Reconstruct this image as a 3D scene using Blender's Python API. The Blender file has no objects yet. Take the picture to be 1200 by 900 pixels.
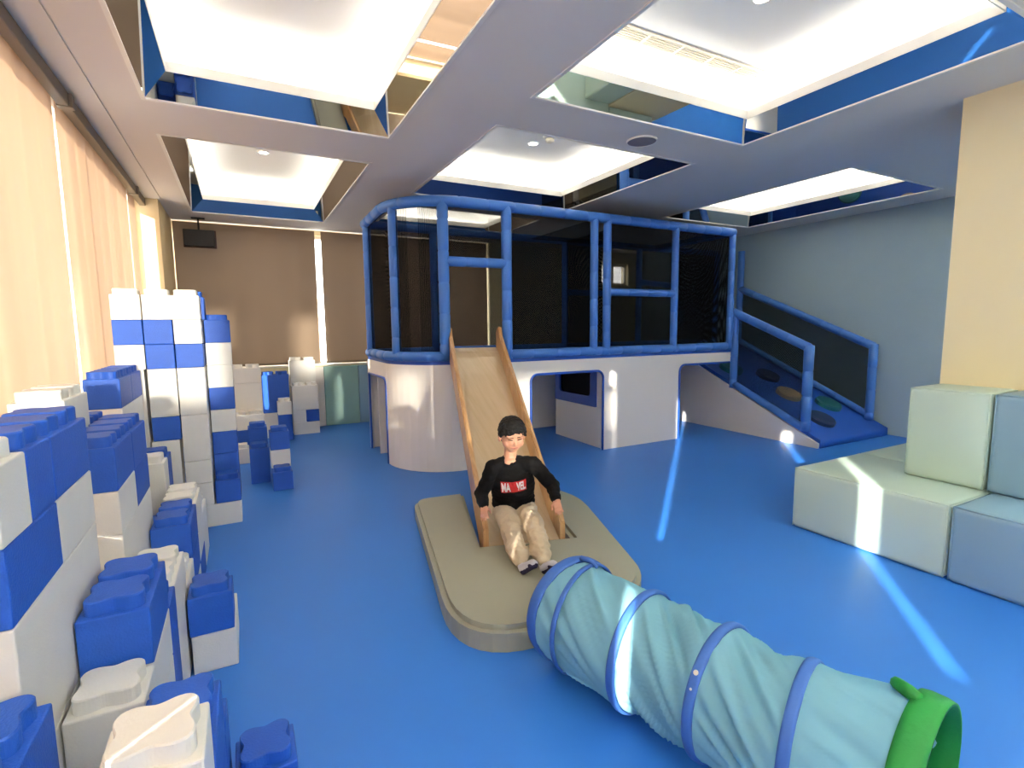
import bpy, bmesh, math, random
from mathutils import Vector, Matrix, noise
from mathutils.bvhtree import BVHTree
random.seed(4)
C = bpy.context.scene.collection
PI = math.pi

# ------------------------------------------------------------------ camera, world, sun, exposure
cd = bpy.data.cameras.new('camera'); cam = bpy.data.objects.new('camera', cd); C.objects.link(cam)
r = Vector((0.88382621, -0.46770833, -0.01000717)); u = Vector((0.06096505, 0.09394379, 0.99370913)); f = Vector((0.46382593, 0.87887626, -0.11154384))
cam.matrix_world = Matrix(((r.x, u.x, -f.x, 0), (r.y, u.y, -f.y, 0), (r.z, u.z, -f.z, 1.5), (0, 0, 0, 1)))
cd.sensor_width = 36; cd.lens = 36 * 597.28 / 1200; cd.clip_start = 0.05
bpy.context.scene.camera = cam
vs = bpy.context.scene.view_settings
vs.view_transform = 'Standard'; vs.look = 'None'; vs.gamma = 1; vs.use_curve_mapping = False
vs.exposure = 0.45

wd = bpy.data.worlds.new('world'); bpy.context.scene.world = wd; wd.use_nodes = True
bg = wd.node_tree.nodes['Background']; bg.inputs[0].default_value = (1.0, 0.98, 0.95, 1); bg.inputs[1].default_value = 5.0

def sun(name, d, strength, col, ang):
    l = bpy.data.lights.new(name, 'SUN'); l.energy = strength; l.color = col; l.angle = math.radians(ang)
    o = bpy.data.objects.new(name, l); C.objects.link(o); o.location = (-6, -6, 6)
    o.rotation_euler = Vector(d).to_track_quat('-Z', 'Y').to_euler()
    return o
sun('low_sun', (0.744, 0.667, -0.286), 18.0, (1.0, 0.93, 0.80), 0.5)
sun('added_reflected_sun', (0.0, 1.0, -0.10), 3.4, (1.0, 0.91, 0.75), 1.5)  # added second sun standing in for assumed reflected light; makes the warm patches
COVE = 2.7       # watts per metre of LED strip in visible coves; added fill coves get more

# ------------------------------------------------------------------ materials
def lin(c):
    return tuple(((v / 255) / 12.92 if v / 255 <= 0.04045 else ((v / 255 + 0.055) / 1.055) ** 2.4) for v in c)
def mat(name, rgb, rough=0.6, spec=0.5, metal=0.0, bump=0.0, bscale=60, var=0.0, vscale=3, sheen=0, emis=None, estr=0, coat=0):
    m = bpy.data.materials.new(name); m.use_nodes = True; n = m.node_tree.nodes; L = m.node_tree.links
    b = n['Principled BSDF']; c = lin(rgb)
    b.inputs['Base Color'].default_value = (*c, 1); b.inputs['Roughness'].default_value = rough
    b.inputs['Specular IOR Level'].default_value = spec; b.inputs['Metallic'].default_value = metal
    b.inputs['Sheen Weight'].default_value = sheen; b.inputs['Coat Weight'].default_value = coat
    tc = n.new('ShaderNodeTexCoord')
    if var:
        t = n.new('ShaderNodeTexNoise'); t.inputs['Scale'].default_value = vscale; t.inputs['Detail'].default_value = 4
        L.new(tc.outputs['Object'], t.inputs['Vector'])
        mx = n.new('ShaderNodeMix'); mx.data_type = 'RGBA'
        mx.inputs[6].default_value = (*[v * (1 - var) for v in c], 1); mx.inputs[7].default_value = (*[min(1, v * (1 + var)) for v in c], 1)
        L.new(t.outputs['Fac'], mx.inputs[0]); L.new(mx.outputs[2], b.inputs['Base Color'])
    if bump:
        t = n.new('ShaderNodeTexNoise'); t.inputs['Scale'].default_value = bscale; t.inputs['Detail'].default_value = 3
        L.new(tc.outputs['Object'], t.inputs['Vector'])
        bp = n.new('ShaderNodeBump'); bp.inputs['Strength'].default_value = bump; bp.inputs['Distance'].default_value = 0.01
        L.new(t.outputs['Fac'], bp.inputs['Height']); L.new(bp.outputs[0], b.inputs['Normal'])
    if emis:
        b.inputs['Emission Color'].default_value = (*emis, 1); b.inputs['Emission Strength'].default_value = estr
    return m
M = {}
M['floor'] = mat('blue_vinyl_floor', (46, 119, 210), 0.47, 0.5, bump=0.05, bscale=4, var=0.06, vscale=1.2)
M['paint'] = mat('white_ceiling_paint', (232, 228, 220), 0.85, 0.3)
M['white'] = mat('white_paint', (236, 232, 224), 0.6)
M['cove'] = mat('cove_white', (248, 246, 240), 0.8)
M['mirror'] = mat('mirror_glass', (225, 228, 228), 0.015, metal=1.0)
M['trim'] = mat('white_metal_trim', (240, 238, 230), 0.35)
M['tan_wall'] = mat('cream_wall_paint', (246, 234, 192), 0.8, bump=0.03)
M['pillar_left'] = mat('cream_pillar_paint', (228, 204, 158), 0.8, bump=0.03)
M['blue_wall'] = mat('grey_blue_wall_paint', (166, 192, 206), 0.8, bump=0.03, var=0.03)
M['panel'] = mat('white_play_panel', (244, 240, 232), 0.45, var=0.02)
M['bluetrim'] = mat('blue_edge_trim', (28, 80, 176), 0.45)
M['tube'] = mat('blue_foam_sleeve', (66, 122, 204), 0.42, bump=0.05, bscale=30, var=0.05, vscale=6)
M['foamblue'] = mat('blue_expanded_foam', (24, 82, 180), 0.55, bump=0.22, bscale=160, var=0.10, vscale=20)
M['foamwhite'] = mat('white_expanded_foam', (238, 238, 230), 0.55, bump=0.16, bscale=160, var=0.03, vscale=14)
M['mint'] = mat('mint_vinyl', (198, 222, 208), 0.4, bump=0.05, bscale=8, var=0.03)
M['steel'] = mat('steel_blue_vinyl', (138, 174, 194), 0.4, bump=0.05, bscale=8, var=0.03)
M['teal_mat'] = mat('teal_vinyl', (146, 186, 176), 0.45, bump=0.04, bscale=8)
M['pad'] = mat('grey_green_vinyl', (160, 162, 144), 0.42, bump=0.06, bscale=5, var=0.03)
M['net_black'] = mat('black_net_trim', (14, 16, 20), 0.8)
M['black'] = mat('black_plastic', (22, 20, 20), 0.5)
M['rail'] = mat('grey_brown_rail', (120, 108, 94), 0.5)
M['skin'] = mat('skin', (200, 148, 120), 0.55, var=0.04, vscale=20)
M['hair'] = mat('black_hair', (12, 10, 10), 0.6, 0.25, bump=0.5, bscale=140)
M['shirt'] = mat('black_sweatshirt', (12, 12, 14), 0.9, 0.2, bump=0.15, bscale=90)
M['pants'] = mat('beige_cotton', (198, 182, 156), 0.9, bump=0.2, bscale=120, var=0.05, vscale=14)
M['sock'] = mat('light_grey_sock', (206, 206, 214), 0.9, bump=0.2, bscale=150)
M['sole'] = mat('navy_sock_sole', (40, 36, 70), 0.9)
M['red'] = mat('red_print', (190, 34, 40), 0.7)
M['whiteprint'] = mat('white_print', (236, 232, 232), 0.7)
M['dark_feature'] = mat('dark_brown_feature', (40, 26, 22), 0.6)
M['lip'] = mat('lip_skin', (186, 112, 100), 0.5)
M['lamp'] = mat('downlight_lens', (255, 255, 255), 0.3, emis=(1, 0.97, 0.9), estr=12)
M['grille'] = mat('cream_metal_grille', (222, 214, 196), 0.5)
M['speaker_grey'] = mat('grey_speaker_mesh', (150, 146, 148), 0.6)
M['band'] = mat('blue_nylon_band', (52, 100, 178), 0.6, bump=0.1, bscale=60)
M['green'] = mat('green_nylon_band', (12, 124, 48), 0.6, bump=0.25, bscale=50)
M['pod_tan'] = mat('tan_vinyl_pod', (186, 164, 130), 0.5)
M['pod_green'] = mat('dark_green_vinyl_pod', (24, 96, 104), 0.5)
M['pod_navy'] = mat('navy_vinyl_pod', (24, 44, 84), 0.5)
M['lightglass'] = mat('outside_frame', (200, 200, 200), 0.5)

def wood():
    m = bpy.data.materials.new('varnished_plywood'); m.use_nodes = True; n = m.node_tree.nodes; L = m.node_tree.links
    b = n['Principled BSDF']; b.inputs['Roughness'].default_value = 0.32
    tc = n.new('ShaderNodeTexCoord'); mp = n.new('ShaderNodeMapping'); mp.inputs['Scale'].default_value = (13, 0.55, 1.2)
    mp.inputs['Rotation'].default_value = (0, 0, 0.273)
    t = n.new('ShaderNodeTexNoise'); t.inputs['Scale'].default_value = 2.2; t.inputs['Detail'].default_value = 7; t.inputs['Distortion'].default_value = 0.6
    cr = n.new('ShaderNodeValToRGB')
    cr.color_ramp.elements[0].color = (*lin((182, 136, 84)), 1); cr.color_ramp.elements[0].position = 0.3
    cr.color_ramp.elements[1].color = (*lin((214, 176, 126)), 1); cr.color_ramp.elements[1].position = 0.7
    L.new(tc.outputs['Object'], mp.inputs[0]); L.new(mp.outputs[0], t.inputs['Vector']); L.new(t.outputs['Fac'], cr.inputs[0]); L.new(cr.outputs[0], b.inputs['Base Color'])
    return m
M['wood'] = wood()
M['woodbed'] = wood(); M['woodbed'].name = 'pale_slide_laminate'
for nd in M['woodbed'].node_tree.nodes:
    if nd.type == 'VALTORGB':
        nd.color_ramp.elements[0].color = (*lin((204, 180, 142)), 1); nd.color_ramp.elements[1].color = (*lin((214, 192, 156)), 1)
M['woodbed'].node_tree.nodes['Principled BSDF'].inputs['Roughness'].default_value = 0.22

def cloth(name, rgb, trans, fac, stripe=0, rough=0.9, axis='y'):
    m = bpy.data.materials.new(name); m.use_nodes = True; n = m.node_tree.nodes; L = m.node_tree.links
    n.remove(n['Principled BSDF']); out = n['Material Output']
    d = n.new('ShaderNodeBsdfDiffuse'); t = n.new('ShaderNodeBsdfTranslucent'); mx = n.new('ShaderNodeMixShader')
    d.inputs[0].default_value = (*lin(rgb), 1); t.inputs[0].default_value = (*lin(trans), 1); mx.inputs[0].default_value = fac
    if stripe:
        tc = n.new('ShaderNodeTexCoord'); mp = n.new('ShaderNodeMapping'); mp.inputs['Scale'].default_value = (stripe, stripe, 0.12)
        ns = n.new('ShaderNodeTexNoise'); ns.inputs['Scale'].default_value = 1.0; ns.inputs['Detail'].default_value = 3
        L.new(tc.outputs['Object'], mp.inputs[0]); L.new(mp.outputs[0], ns.inputs['Vector'])
        cm = n.new('ShaderNodeMix'); cm.data_type = 'RGBA'; c = lin(trans)
        cm.inputs[6].default_value = (*[v * 0.6 for v in c], 1); cm.inputs[7].default_value = (*[min(1, v * 1.35) for v in c], 1)
        L.new(ns.outputs['Fac'], cm.inputs[0]); L.new(cm.outputs[2], t.inputs[0])
    L.new(d.outputs[0], mx.inputs[1]); L.new(t.outputs[0], mx.inputs[2]); L.new(mx.outputs[0], out.inputs[0])
    return m
M['blind'] = cloth('beige_blind_fabric', (204, 176, 152), (202, 168, 138), 0.15, stripe=5)
M['blind_back'] = cloth('brown_blind_fabric', (150, 132, 114), (150, 128, 106), 0.06, stripe=2)
M['tunnel'] = cloth('pale_teal_nylon', (146, 204, 222), (134, 204, 226), 0.3)

def see_through(name, rgb, alpha, rough=0.8):
    m = bpy.data.materials.new(name); m.use_nodes = True; n = m.node_tree.nodes; L = m.node_tree.links
    n.remove(n['Principled BSDF']); out = n['Material Output']
    d = n.new('ShaderNodeBsdfDiffuse'); d.inputs[0].default_value = (*lin(rgb), 1)
    t = n.new('ShaderNodeBsdfTransparent'); mx = n.new('ShaderNodeMixShader')
    # diamond net weave: strands opaque, holes open
    tc = n.new('ShaderNodeTexCoord'); s = n.new('ShaderNodeSeparateXYZ'); L.new(tc.outputs['Object'], s.inputs[0])
    def math_(op, a, b=None, v=None):
        q = n.new('ShaderNodeMath'); q.operation = op
        if a is not None: L.new(a, q.inputs[0])
        if b is not None: L.new(b, q.inputs[1])
        if v is not None: q.inputs[1].default_value = v
        return q.outputs[0]
    h = math_('ADD', s.outputs[0], s.outputs[1])
    a = math_('ADD', h, s.outputs[2]); b = math_('SUBTRACT', h, s.outputs[2])
    fa = math_('PINGPONG', math_('MULTIPLY', a, v=130.0), v=0.5); fb = math_('PINGPONG', math_('MULTIPLY', b, v=130.0), v=0.5)
    mn = math_('MINIMUM', fa, fb)
    ls = math_('LESS_THAN', mn, v=0.5 * (1 - math.sqrt(1 - alpha)))
    L.new(ls, mx.inputs[0]); L.new(t.outputs[0], mx.inputs[1]); L.new(d.outputs[0], mx.inputs[2]); L.new(mx.outputs[0], out.inputs[0])
    return m
M['net_light'] = see_through('dark_grey_safety_net', (30, 38, 40), 0.62)
M['net'] = see_through('black_safety_net', (10, 12, 15), 0.70)
def glass():
    m = bpy.data.materials.new('window_glass'); m.use_nodes = True; n = m.node_tree.nodes; L = m.node_tree.links
    n.remove(n['Principled BSDF']); out = n['Material Output']
    t = n.new('ShaderNodeBsdfTransparent'); g = n.new('ShaderNodeBsdfGlossy'); g.inputs['Roughness'].default_value = 0.02
    mx = n.new('ShaderNodeMixShader'); mx.inputs[0].default_value = 0.06
    L.new(t.outputs[0], mx.inputs[1]); L.new(g.outputs[0], mx.inputs[2]); L.new(mx.outputs[0], out.inputs[0]); return m
M['glass'] = glass()

# ------------------------------------------------------------------ helpers
def obj(name, me, m=None, parent=None, smooth=False):
    if isinstance(me, bmesh.types.BMesh):
        bm = me; me = bpy.data.meshes.new(name); bm.normal_update(); bm.to_mesh(me); bm.free()
    if m is not None:
        me.materials.clear(); me.materials.append(M[m] if isinstance(m, str) else m)
    if smooth:
        for p in me.polygons: p.use_smooth = True
    o = bpy.data.objects.new(name, me); C.objects.link(o)
    if parent is not None:
        o.parent = parent; o.matrix_parent_inverse = parent.matrix_world.inverted() if False else Matrix.Translation(-parent.location) @ Matrix.Identity(4)
    return o
def thing(name, label, cat, loc=(0, 0, 0), group=None):
    o = bpy.data.objects.new(name, None); C.objects.link(o); o.location = loc; o.empty_display_size = 0.1
    return tag(o, label, cat, group)
def tag(o, label, cat, group=None):
    o['label'] = label; o['category'] = cat
    if group: o['group'] = group
    return o
def struct(o):
    o['kind'] = 'structure'; return o
def box(x0, x1, y0, y1, z0, z1, bev=0.0, seg=2, bm=None):
    b = bmesh.new()
    vs_ = [b.verts.new((x, y, z)) for x in (x0, x1) for y in (y0, y1) for z in (z0, z1)]
    for q in ((0, 1, 3, 2), (4, 6, 7, 5), (0, 4, 5, 1), (2, 3, 7, 6), (0, 2, 6, 4), (1, 5, 7, 3)): b.faces.new([vs_[i] for i in q])
    bmesh.ops.recalc_face_normals(b, faces=b.faces)
    if bev: bmesh.ops.bevel(b, geom=b.edges[:], offset=bev, segments=seg, affect='EDGES', profile=0.5)
    if bm is None: return b
    me = bpy.data.meshes.new('t'); b.to_mesh(me); b.free(); bm.from_mesh(me); bpy.data.meshes.remove(me); return bm
def prism(pts, z0, z1, bev=0.0, seg=2, mtx=None):
    """polygon in xy extruded in z, optional matrix"""
    b = bmesh.new(); lo = [b.verts.new((p[0], p[1], z0)) for p in pts]; hi = [b.verts.new((p[0], p[1], z1)) for p in pts]
    b.faces.new(lo[::-1]); b.faces.new(hi); n = len(pts)
    for i in range(n): b.faces.new((lo[i], lo[(i + 1) % n], hi[(i + 1) % n], hi[i]))
    bmesh.ops.recalc_face_normals(b, faces=b.faces)
    if bev: bmesh.ops.bevel(b, geom=[e for e in b.edges], offset=bev, segments=seg, affect='EDGES')
    if mtx is not None: b.transform(mtx)
    return b
def holed(outer, holes, th, mtx):
    """filled 2D outline with holes, thickness th, mapped by mtx -> mesh"""
    cu = bpy.data.curves.new('c', 'CURVE'); cu.dimensions = '2D'; cu.fill_mode = 'BOTH'; cu.extrude = th / 2
    for pl in [outer] + holes:
        s = cu.splines.new('POLY'); s.points.add(len(pl) - 1); s.use_cyclic_u = True
        for i, p in enumerate(pl): s.points[i].co = (p[0], p[1], 0, 1)
    o = bpy.data.objects.new('c', cu); C.objects.link(o); dg = bpy.context.evaluated_depsgraph_get(); dg.update()
    me = bpy.data.meshes.new_from_object(o.evaluated_get(dg)); bpy.data.objects.remove(o); me.transform(mtx); return me
def rrect(x0, x1, y0, y1, r_, top=True, bottom=True, n=6):
    pts = []
    def arc(cx, cy, a0):
        for i in range(n + 1):
            a = math.radians(a0 + 90 * i / n); pts.append((cx + r_ * math.cos(a), cy + r_ * math.sin(a)))
    if bottom: arc(x0 + r_, y0 + r_, 180); arc(x1 - r_, y0 + r_, 270)
    else: pts.extend([(x0, y0), (x1, y0)])
    if top: arc(x1 - r_, y1 - r_, 0); arc(x0 + r_, y1 - r_, 90)
    else: pts.extend([(x1, y1), (x0, y1)])
    return pts
def loft(path, rad, nseg=16, caps=True, up=Vector((0, 0, 1))):
    """tube with radius list/func along path"""
    b = bmesh.new(); rings = []; n = len(path); path = [Vector(p) for p in path]; prev = None
    for i, p in enumerate(path):
        t = (path[min(i + 1, n - 1)] - path[max(i - 1, 0)]).normalized()
        if prev is None:
            a = t.cross(up if abs(t.dot(up)) < 0.95 else Vector((1, 0, 0))).normalized()
        else: a = (prev - t * prev.dot(t)).normalized()
        prev = a; c = t.cross(a); rr = rad[i] if isinstance(rad, (list, tuple)) else rad
        rings.append([b.verts.new(p + (a * math.cos(2 * PI * k / nseg) + c * math.sin(2 * PI * k / nseg)) * rr) for k in range(nseg)])
    for i in range(n - 1):
        for k in range(nseg): b.faces.new((rings[i][k], rings[i][(k + 1) % nseg], rings[i + 1][(k + 1) % nseg], rings[i + 1][k]))
    if caps: b.faces.new(rings[0][::-1]); b.faces.new(rings[-1])
    bmesh.ops.recalc_face_normals(b, faces=b.faces)
    return b
def sleeve(pts, R_=0.052, seam=0.31, off=0.0):
    """foam-wrapped tube with pinched seams along a polyline"""
    pts = [Vector(p) for p in pts]; path = []; rad = []; acc = off
    for a, b_ in zip(pts[:-1], pts[1:]):
        L_ = (b_ - a).length; d = (b_ - a) / L_; s = 0.0; cuts = []
        k = math.ceil(acc / seam + 1e-6)
        while k * seam < acc + L_ - 0.02:
            q = k * seam - acc
            if q > 0.02: cuts.append(q)
            k += 1
        st = [(0.0, 1)]
        for q in cuts: st += [(q - 0.012, 1), (q - 0.004, 0.9), (q + 0.004, 0.9), (q + 0.012, 1)]
        st += [(L_, 1)]
        if path: st = st[1:]
        for q, rr in st: path.append(a + d * q); rad.append(R_ * rr)
        acc += L_
    return loft(path, rad, 14)

# ------------------------------------------------------------------ the room
XL, XR, YB, YN, H = -0.95, 7.65, 8.5, -3.2, 3.0
o = struct(obj('floor', box(XL - 0.3, XR + 0.1, YN - 0.1, YB + 0.3, -0.1, 0.0), 'floor'))
# ceiling slab with coffers
coffers = [(-0.46, 1.13, 1.30, 4.20), (-0.46, 1.13, 4.90, 7.82), (1.80, 3.83, 3.60, 5.75), (1.80, 3.83, 1.20, 3.05),
           (5.32, 7.07, 3.00, 5.48), (1.80, 3.83, 6.35, 8.05), (-0.46, 1.13, -2.3, 0.55), (1.80, 3.83, -2.3, 0.55), (5.0, 7.07, -2.0, 1.6)]  # last three coffers are unseen, added behind the camera for fill light
xs = sorted({XL - 0.1, XR + 0.1, *[c[0] for c in coffers], *[c[1] for c in coffers]}); ys = sorted({YN - 0.1, YB + 0.3, *[c[2] for c in coffers], *[c[3] for c in coffers]})
b = bmesh.new()
for i in range(len(xs) - 1):
    for j in range(len(ys) - 1):
        cx, cy = (xs[i] + xs[i + 1]) / 2, (ys[j] + ys[j + 1]) / 2
        if any(c[0] < cx < c[1] and c[2] < cy < c[3] for c in coffers): continue
        box(xs[i], xs[i + 1], ys[j], ys[j + 1], H, H + 0.06, bm=b)
ceiling = struct(obj('ceiling', b, 'paint'))
struct(obj('ceiling', box(XL, -0.72, YN, 7.2, H - 0.01, H), 'paint'))
def quad(b, *p): b.faces.new([b.verts.new(q) for q in p])
IN, RZ, LIP, TOP = 0.14, 0.14, 0.06, 0.44
for (x0, x1, y0, y1) in coffers:
    b = bmesh.new(); z0, z1 = H + 0.004, H + RZ; X0, X1, Y0, Y1 = x0 + IN, x1 - IN, y0 + IN, y1 - IN
    quad(b, (x0, y0, z0), (X0, Y0, z1), (X1, Y0, z1), (x1, y0, z0)); quad(b, (x0, y1, z0), (x1, y1, z0), (X1, Y1, z1), (X0, Y1, z1))
    quad(b, (x0, y0, z0), (x0, y1, z0), (X0, Y1, z1), (X0, Y0, z1)); quad(b, (x1, y0, z0), (X1, Y0, z1), (X1, Y1, z1), (x1, y1, z0))
    obj('mirror_band', b, 'mirror', ceiling)
    # lip and cove box
    b = bmesh.new()
    w = 0.012
    for (a, c_, d, e) in ((X0 - w, X0, Y0 - w, Y1 + w), (X1, X1 + w, Y0 - w, Y1 + w), (X0, X1, Y0 - w, Y0), (X0, X1, Y1, Y1 + w)): box(a, c_, d, e, z1 - 0.004, z1 + LIP, bm=b)
    t_ = 0.022
    for (a, c_, d, e) in ((x0 - t_, x0 + 0.002, y0 - t_, y1 + t_), (x1 - 0.002, x1 + t_, y0 - t_, y1 + t_), (x0, x1, y0 - t_, y0 + 0.002), (x0, x1, y1 - 0.002, y1 + t_)): box(a, c_, d, e, H - 0.006, H + 0.012, bm=b)
    obj('coffer_trim', b, 'trim', ceiling)
    b = bmesh.new(); e = 0.02
    for (a, c_, d, g) in ((x0 - e, x0, y0 - e, y1 + e), (x1, x1 + e, y0 - e, y1 + e), (x0, x1, y0 - e, y0), (x0, x1, y1, y1 + e)): box(a, c_, d, g, H + 0.01, H + TOP, bm=b)
    box(x0 - e, x1 + e, y0 - e, y1 + e, H + TOP, H + TOP + 0.03, bm=b)
    # ledge behind the lip
    for (a, c_, d, g) in ((x0, X0 - w, y0, y1), (X1 + w, x1, y0, y1), (X0, X1, y0, Y0 - w), (X0, X1, Y1 + w, y1)): box(a, c_, d, g, z1 + 0.002, z1 + 0.006, bm=b)
    obj('cove_box', b, 'cove', ceiling)
    for (cx, cy, sx, sy, dr_) in (((x0 + X0) / 2, (y0 + y1) / 2, 0.03, Y1 - Y0, (-1, 0)), ((x1 + X1) / 2, (y0 + y1) / 2, 0.03, Y1 - Y0, (1, 0)), ((x0 + x1) / 2, (y0 + Y0) / 2, X1 - X0, 0.03, (0, -1)), ((x0 + x1) / 2, (y1 + Y1) / 2, X1 - X0, 0.03, (0, 1))):
        l = bpy.data.lights.new('led_or_fill_strip', 'AREA'); l.shape = 'RECTANGLE'; l.size = sx; l.size_y = sy; l.energy = COVE * (10.0 if y1 < 1.8 else 1.0) * max(sx, sy); l.color = (1.0, 0.97, 0.92)  # strips in the unseen coffers behind the camera are boosted as added fill
        lo = bpy.data.objects.new('led_or_fill_strip', l); C.objects.link(lo); lo.location = (cx, cy, z1 + 0.02); lo.rotation_euler = (PI - 0.5 * dr_[1], 0.5 * dr_[0], 0)

# walls ---------------------------------------------------------------
def wall_window_frames(name, w0, w1, axis, at, z0, z1, n):
    """window frame with mullions + pane"""
    b = bmesh.new(); t_ = 0.05
    def bx_(a0, a1, c0, c1):
        if axis == 'y': box(at - 0.03, at + 0.03, a0, a1, c0, c1, bm=b)
        else: box(a0, a1, at - 0.03, at + 0.03, c0, c1, bm=b)
    bx_(w0, w1, z0, z0 + t_); bx_(w0, w1, z1 - t_, z1)
    for i in range(n + 1):
        p = w0 + (w1 - w0) * i / n; bx_(max(w0, p - t_ / 2), min(w1, p + t_ / 2), z0, z1)
    fr = struct(obj(name, b, 'trim'))
    b = box(at - 0.004, at + 0.004, w0, w1, z0, z1) if axis == 'y' else box(w0, w1, at - 0.004, at + 0.004, z0, z1)
    obj('pane', b, 'glass', fr); return fr
# left wall: low sill wall, header, end pillar
LW0 = 0.85
b = box(XL - 0.25, XL - 0.03, YN, YB + 0.2, 0, LW0); box(XL - 0.25, XL - 0.03, YN, YB + 0.2, 2.93, H + 0.05, bm=b)
box(XL - 0.25, XL - 0.03, 7.15, YB + 0.2, LW0, 2.93, bm=b)
struct(obj('wall_left', b, 'white'))
# glazing without mullions in the way of the slits (mullions placed between slits)
for i, (a, c_) in enumerate(((-3.2, -1.4), (-1.4, 0.1), (0.1, 2.4), (2.4, 4.9), (4.9, 7.15))):
    wall_window_frames('window_%d' % (i + 1), a, c_, 'y', XL - 0.12, LW0, 2.93, 1)
struct(obj('wall_pillar_left', box(XL - 0.2, -0.75, 7.2, YB + 0.1, 0, H), 'pillar_left'))
# back wall
SZ = 0.93
b = box(-0.9, XR, 8.33, YB + 0.25, 0, SZ); box(-0.9, XR, YB + 0.05, YB + 0.25, 2.93, H + 0.05, bm=b)
box(4.0, 4.36, 8.40, YB + 0.25, SZ, H, bm=b); box(4.36, 6.6, YB + 0.02, YB + 0.25, SZ, H, bm=b); box(6.6, 7.3, YB + 0.02, YB + 0.25, SZ, 2.34, bm=b); box(6.6, 7.3, YB + 0.02, YB + 0.25, 2.78, H, bm=b); box(7.3, XR, YB + 0.02, YB + 0.25, SZ, H, bm=b)
bw = struct(obj('wall_back', b, 'tan_wall'))
obj('sill', box(-0.75, XR, 8.31, YB + 0.02, SZ, SZ + 0.02, 0.004), 'trim', bw)
wall_window_frames('window_6', -0.75, 4.0, 'x', YB + 0.14, SZ, 2.93, 2)
wall_window_frames('window_7', 6.6, 7.3, 'x', YB + 0.14, 2.34, 2.78, 2)
struct(obj('wall_right', box(XR, XR + 0.2, YN, YB + 0.2, 0, H + 0.05), 'blue_wall'))
struct(obj('wall_pillar_right', box(4.41, 5.3, -1.4, 1.78, 0, H), 'tan_wall'))
# wall behind the camera; its openings are made up to shape warm sun patches
op = [(-0.92, -0.15, 1.75, 2.9), (0.72, 1.12, 2.0, 2.85), (1.33, 1.60, 1.15, 1.9), (2.6, 3.3, 1.2, 1.75), (3.9, 4.9, 1.1, 1.5)]
struct(obj('wall_near', holed([(XL - 0.2, 0), (XR + 0.1, 0), (XR + 0.1, H + 0.05), (XL - 0.2, H + 0.05)], [[(a, c_), (a, d), (b_, d), (b_, c_)] for a, b_, c_, d in op], 0.15,
    Matrix.Translation((0, YN - 0.08, 0)) @ Matrix.Rotation(PI / 2, 4, 'X')), 'white'))

# blinds -----------------------------------------------------------------
def blind_panel(a, c_, z0, z1, axis, at, m, label, group=None, amp=0.004, seed=0):
    n = max(4, int((c_ - a) / 0.04)); b = bmesh.new(); cols = []
    cx, cz = (a + c_) / 2, (z0 + z1) / 2
    for i in range(n + 1):
        t = a + (c_ - a) * i / n; w = min(1, 8 * i / n, 8 * (n - i) / n) * amp * math.sin(i * 0.9 + seed) + min(1, 8 * i / n, 8 * (n - i) / n) * amp * noise.noise(Vector((t * 2.3, seed, 0))) * 2
        cols.append([b.verts.new((at + w, t, z) if axis == 'y' else (t, at + w, z)) for z in (z0 + 0.03, (z0 + z1) / 2, z1)])
    for i in range(n):
        for k in range(2): b.faces.new((cols[i][k], cols[i + 1][k], cols[i + 1][k + 1], cols[i][k + 1]))
    rt = thing('roller_blind', label, 'blind', (at, cx, z0) if axis == 'y' else (cx, at, z0), group)
    obj('blind_fabric', b, m, rt, True)
    obj('hem_bar', box(at - 0.012, at + 0.012, a, c_, z0, z0 + 0.03, 0.004) if axis == 'y' else box(a, c_, at - 0.012, at + 0.012, z0, z0 + 0.03, 0.004), 'rail', rt)
    return rt
lefts = [(-3.2, -2.33, 2.97, 'beige roller blind behind the viewer at the far near end of the window wall'),
         (-2.23, -0.575, 2.97, 'beige roller blind on the window wall behind the viewer'),
         (-0.515, 0.44, 2.97, 'beige roller blind on the window wall beside the viewer'),
         (0.42, 0.52, 2.68, 'unseen narrow beige blocker strip added to shape a sun sliver, beside the viewer'),  # unseen blocker added so sun passes only over its top edge
         (0.50, 2.60, 2.97, 'beige roller blind on the window wall left of the picture edge'),
         (2.602, 4.262, 2.97, 'beige roller blind nearest the left picture edge, left of the first bright gap'),
         (4.315, 6.60, 2.97, 'beige roller blind between the two bright gaps on the left window wall'),
         (6.655, 7.06, 2.97, 'narrow beige roller blind beside the cream pillar at the end of the left windows'),
         (-2.36, -2.20, 1.38, 'unseen short beige blocker strip added to cut a sunbeam, behind the viewer')]  # unseen blocker added to cut off the near end of a sunbeam
for i, (a, c_, zt, lb) in enumerate(lefts):
    blind_panel(a, c_, 0.87, zt, 'y', XL - (0.0 if i not in (3, 8) else 0.03), 'blind', lb, 'beige blinds along the left windows', 0.008, i)
brail = tag(obj('blind_rail', box(XL + 0.025, XL + 0.085, YN + 0.02, 7.19, 2.90, 2.985, 0.006), 'rail'), 'long grey-brown blind rail under the ceiling along the left windows', 'blind rail')
for yy in (4.29, 6.63): obj('rail_bracket', box(XL + 0.02, XL + 0.105, yy - 0.03, yy + 0.03, 2.892, 2.978, 0.006), 'rail', brail)
backs = [(-0.74, 1.08, 'wide brown roller blind on the back wall behind the foam block towers'), (1.17, 2.9, 'brown roller blind on the back wall between the bright gap and the netted cage'),
         (2.9, 3.98, 'brown roller blind seen through the netted cage left of a cream wall strip')]
for i, (a, c_, lb) in enumerate(backs):
    blind_panel(a, c_, SZ + 0.03, 2.98, 'x', YB - 0.03, 'blind_back', lb, 'brown blinds on the back wall', 0.002, i + 20)

# ------------------------------------------------------------------ play platform
plat = thing('play_structure', 'white play platform with blue padded tube cage, black nets and climbing ramp by the wall', 'play structure', (3.7, 5.6, 0))
PZ = 1.12
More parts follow.
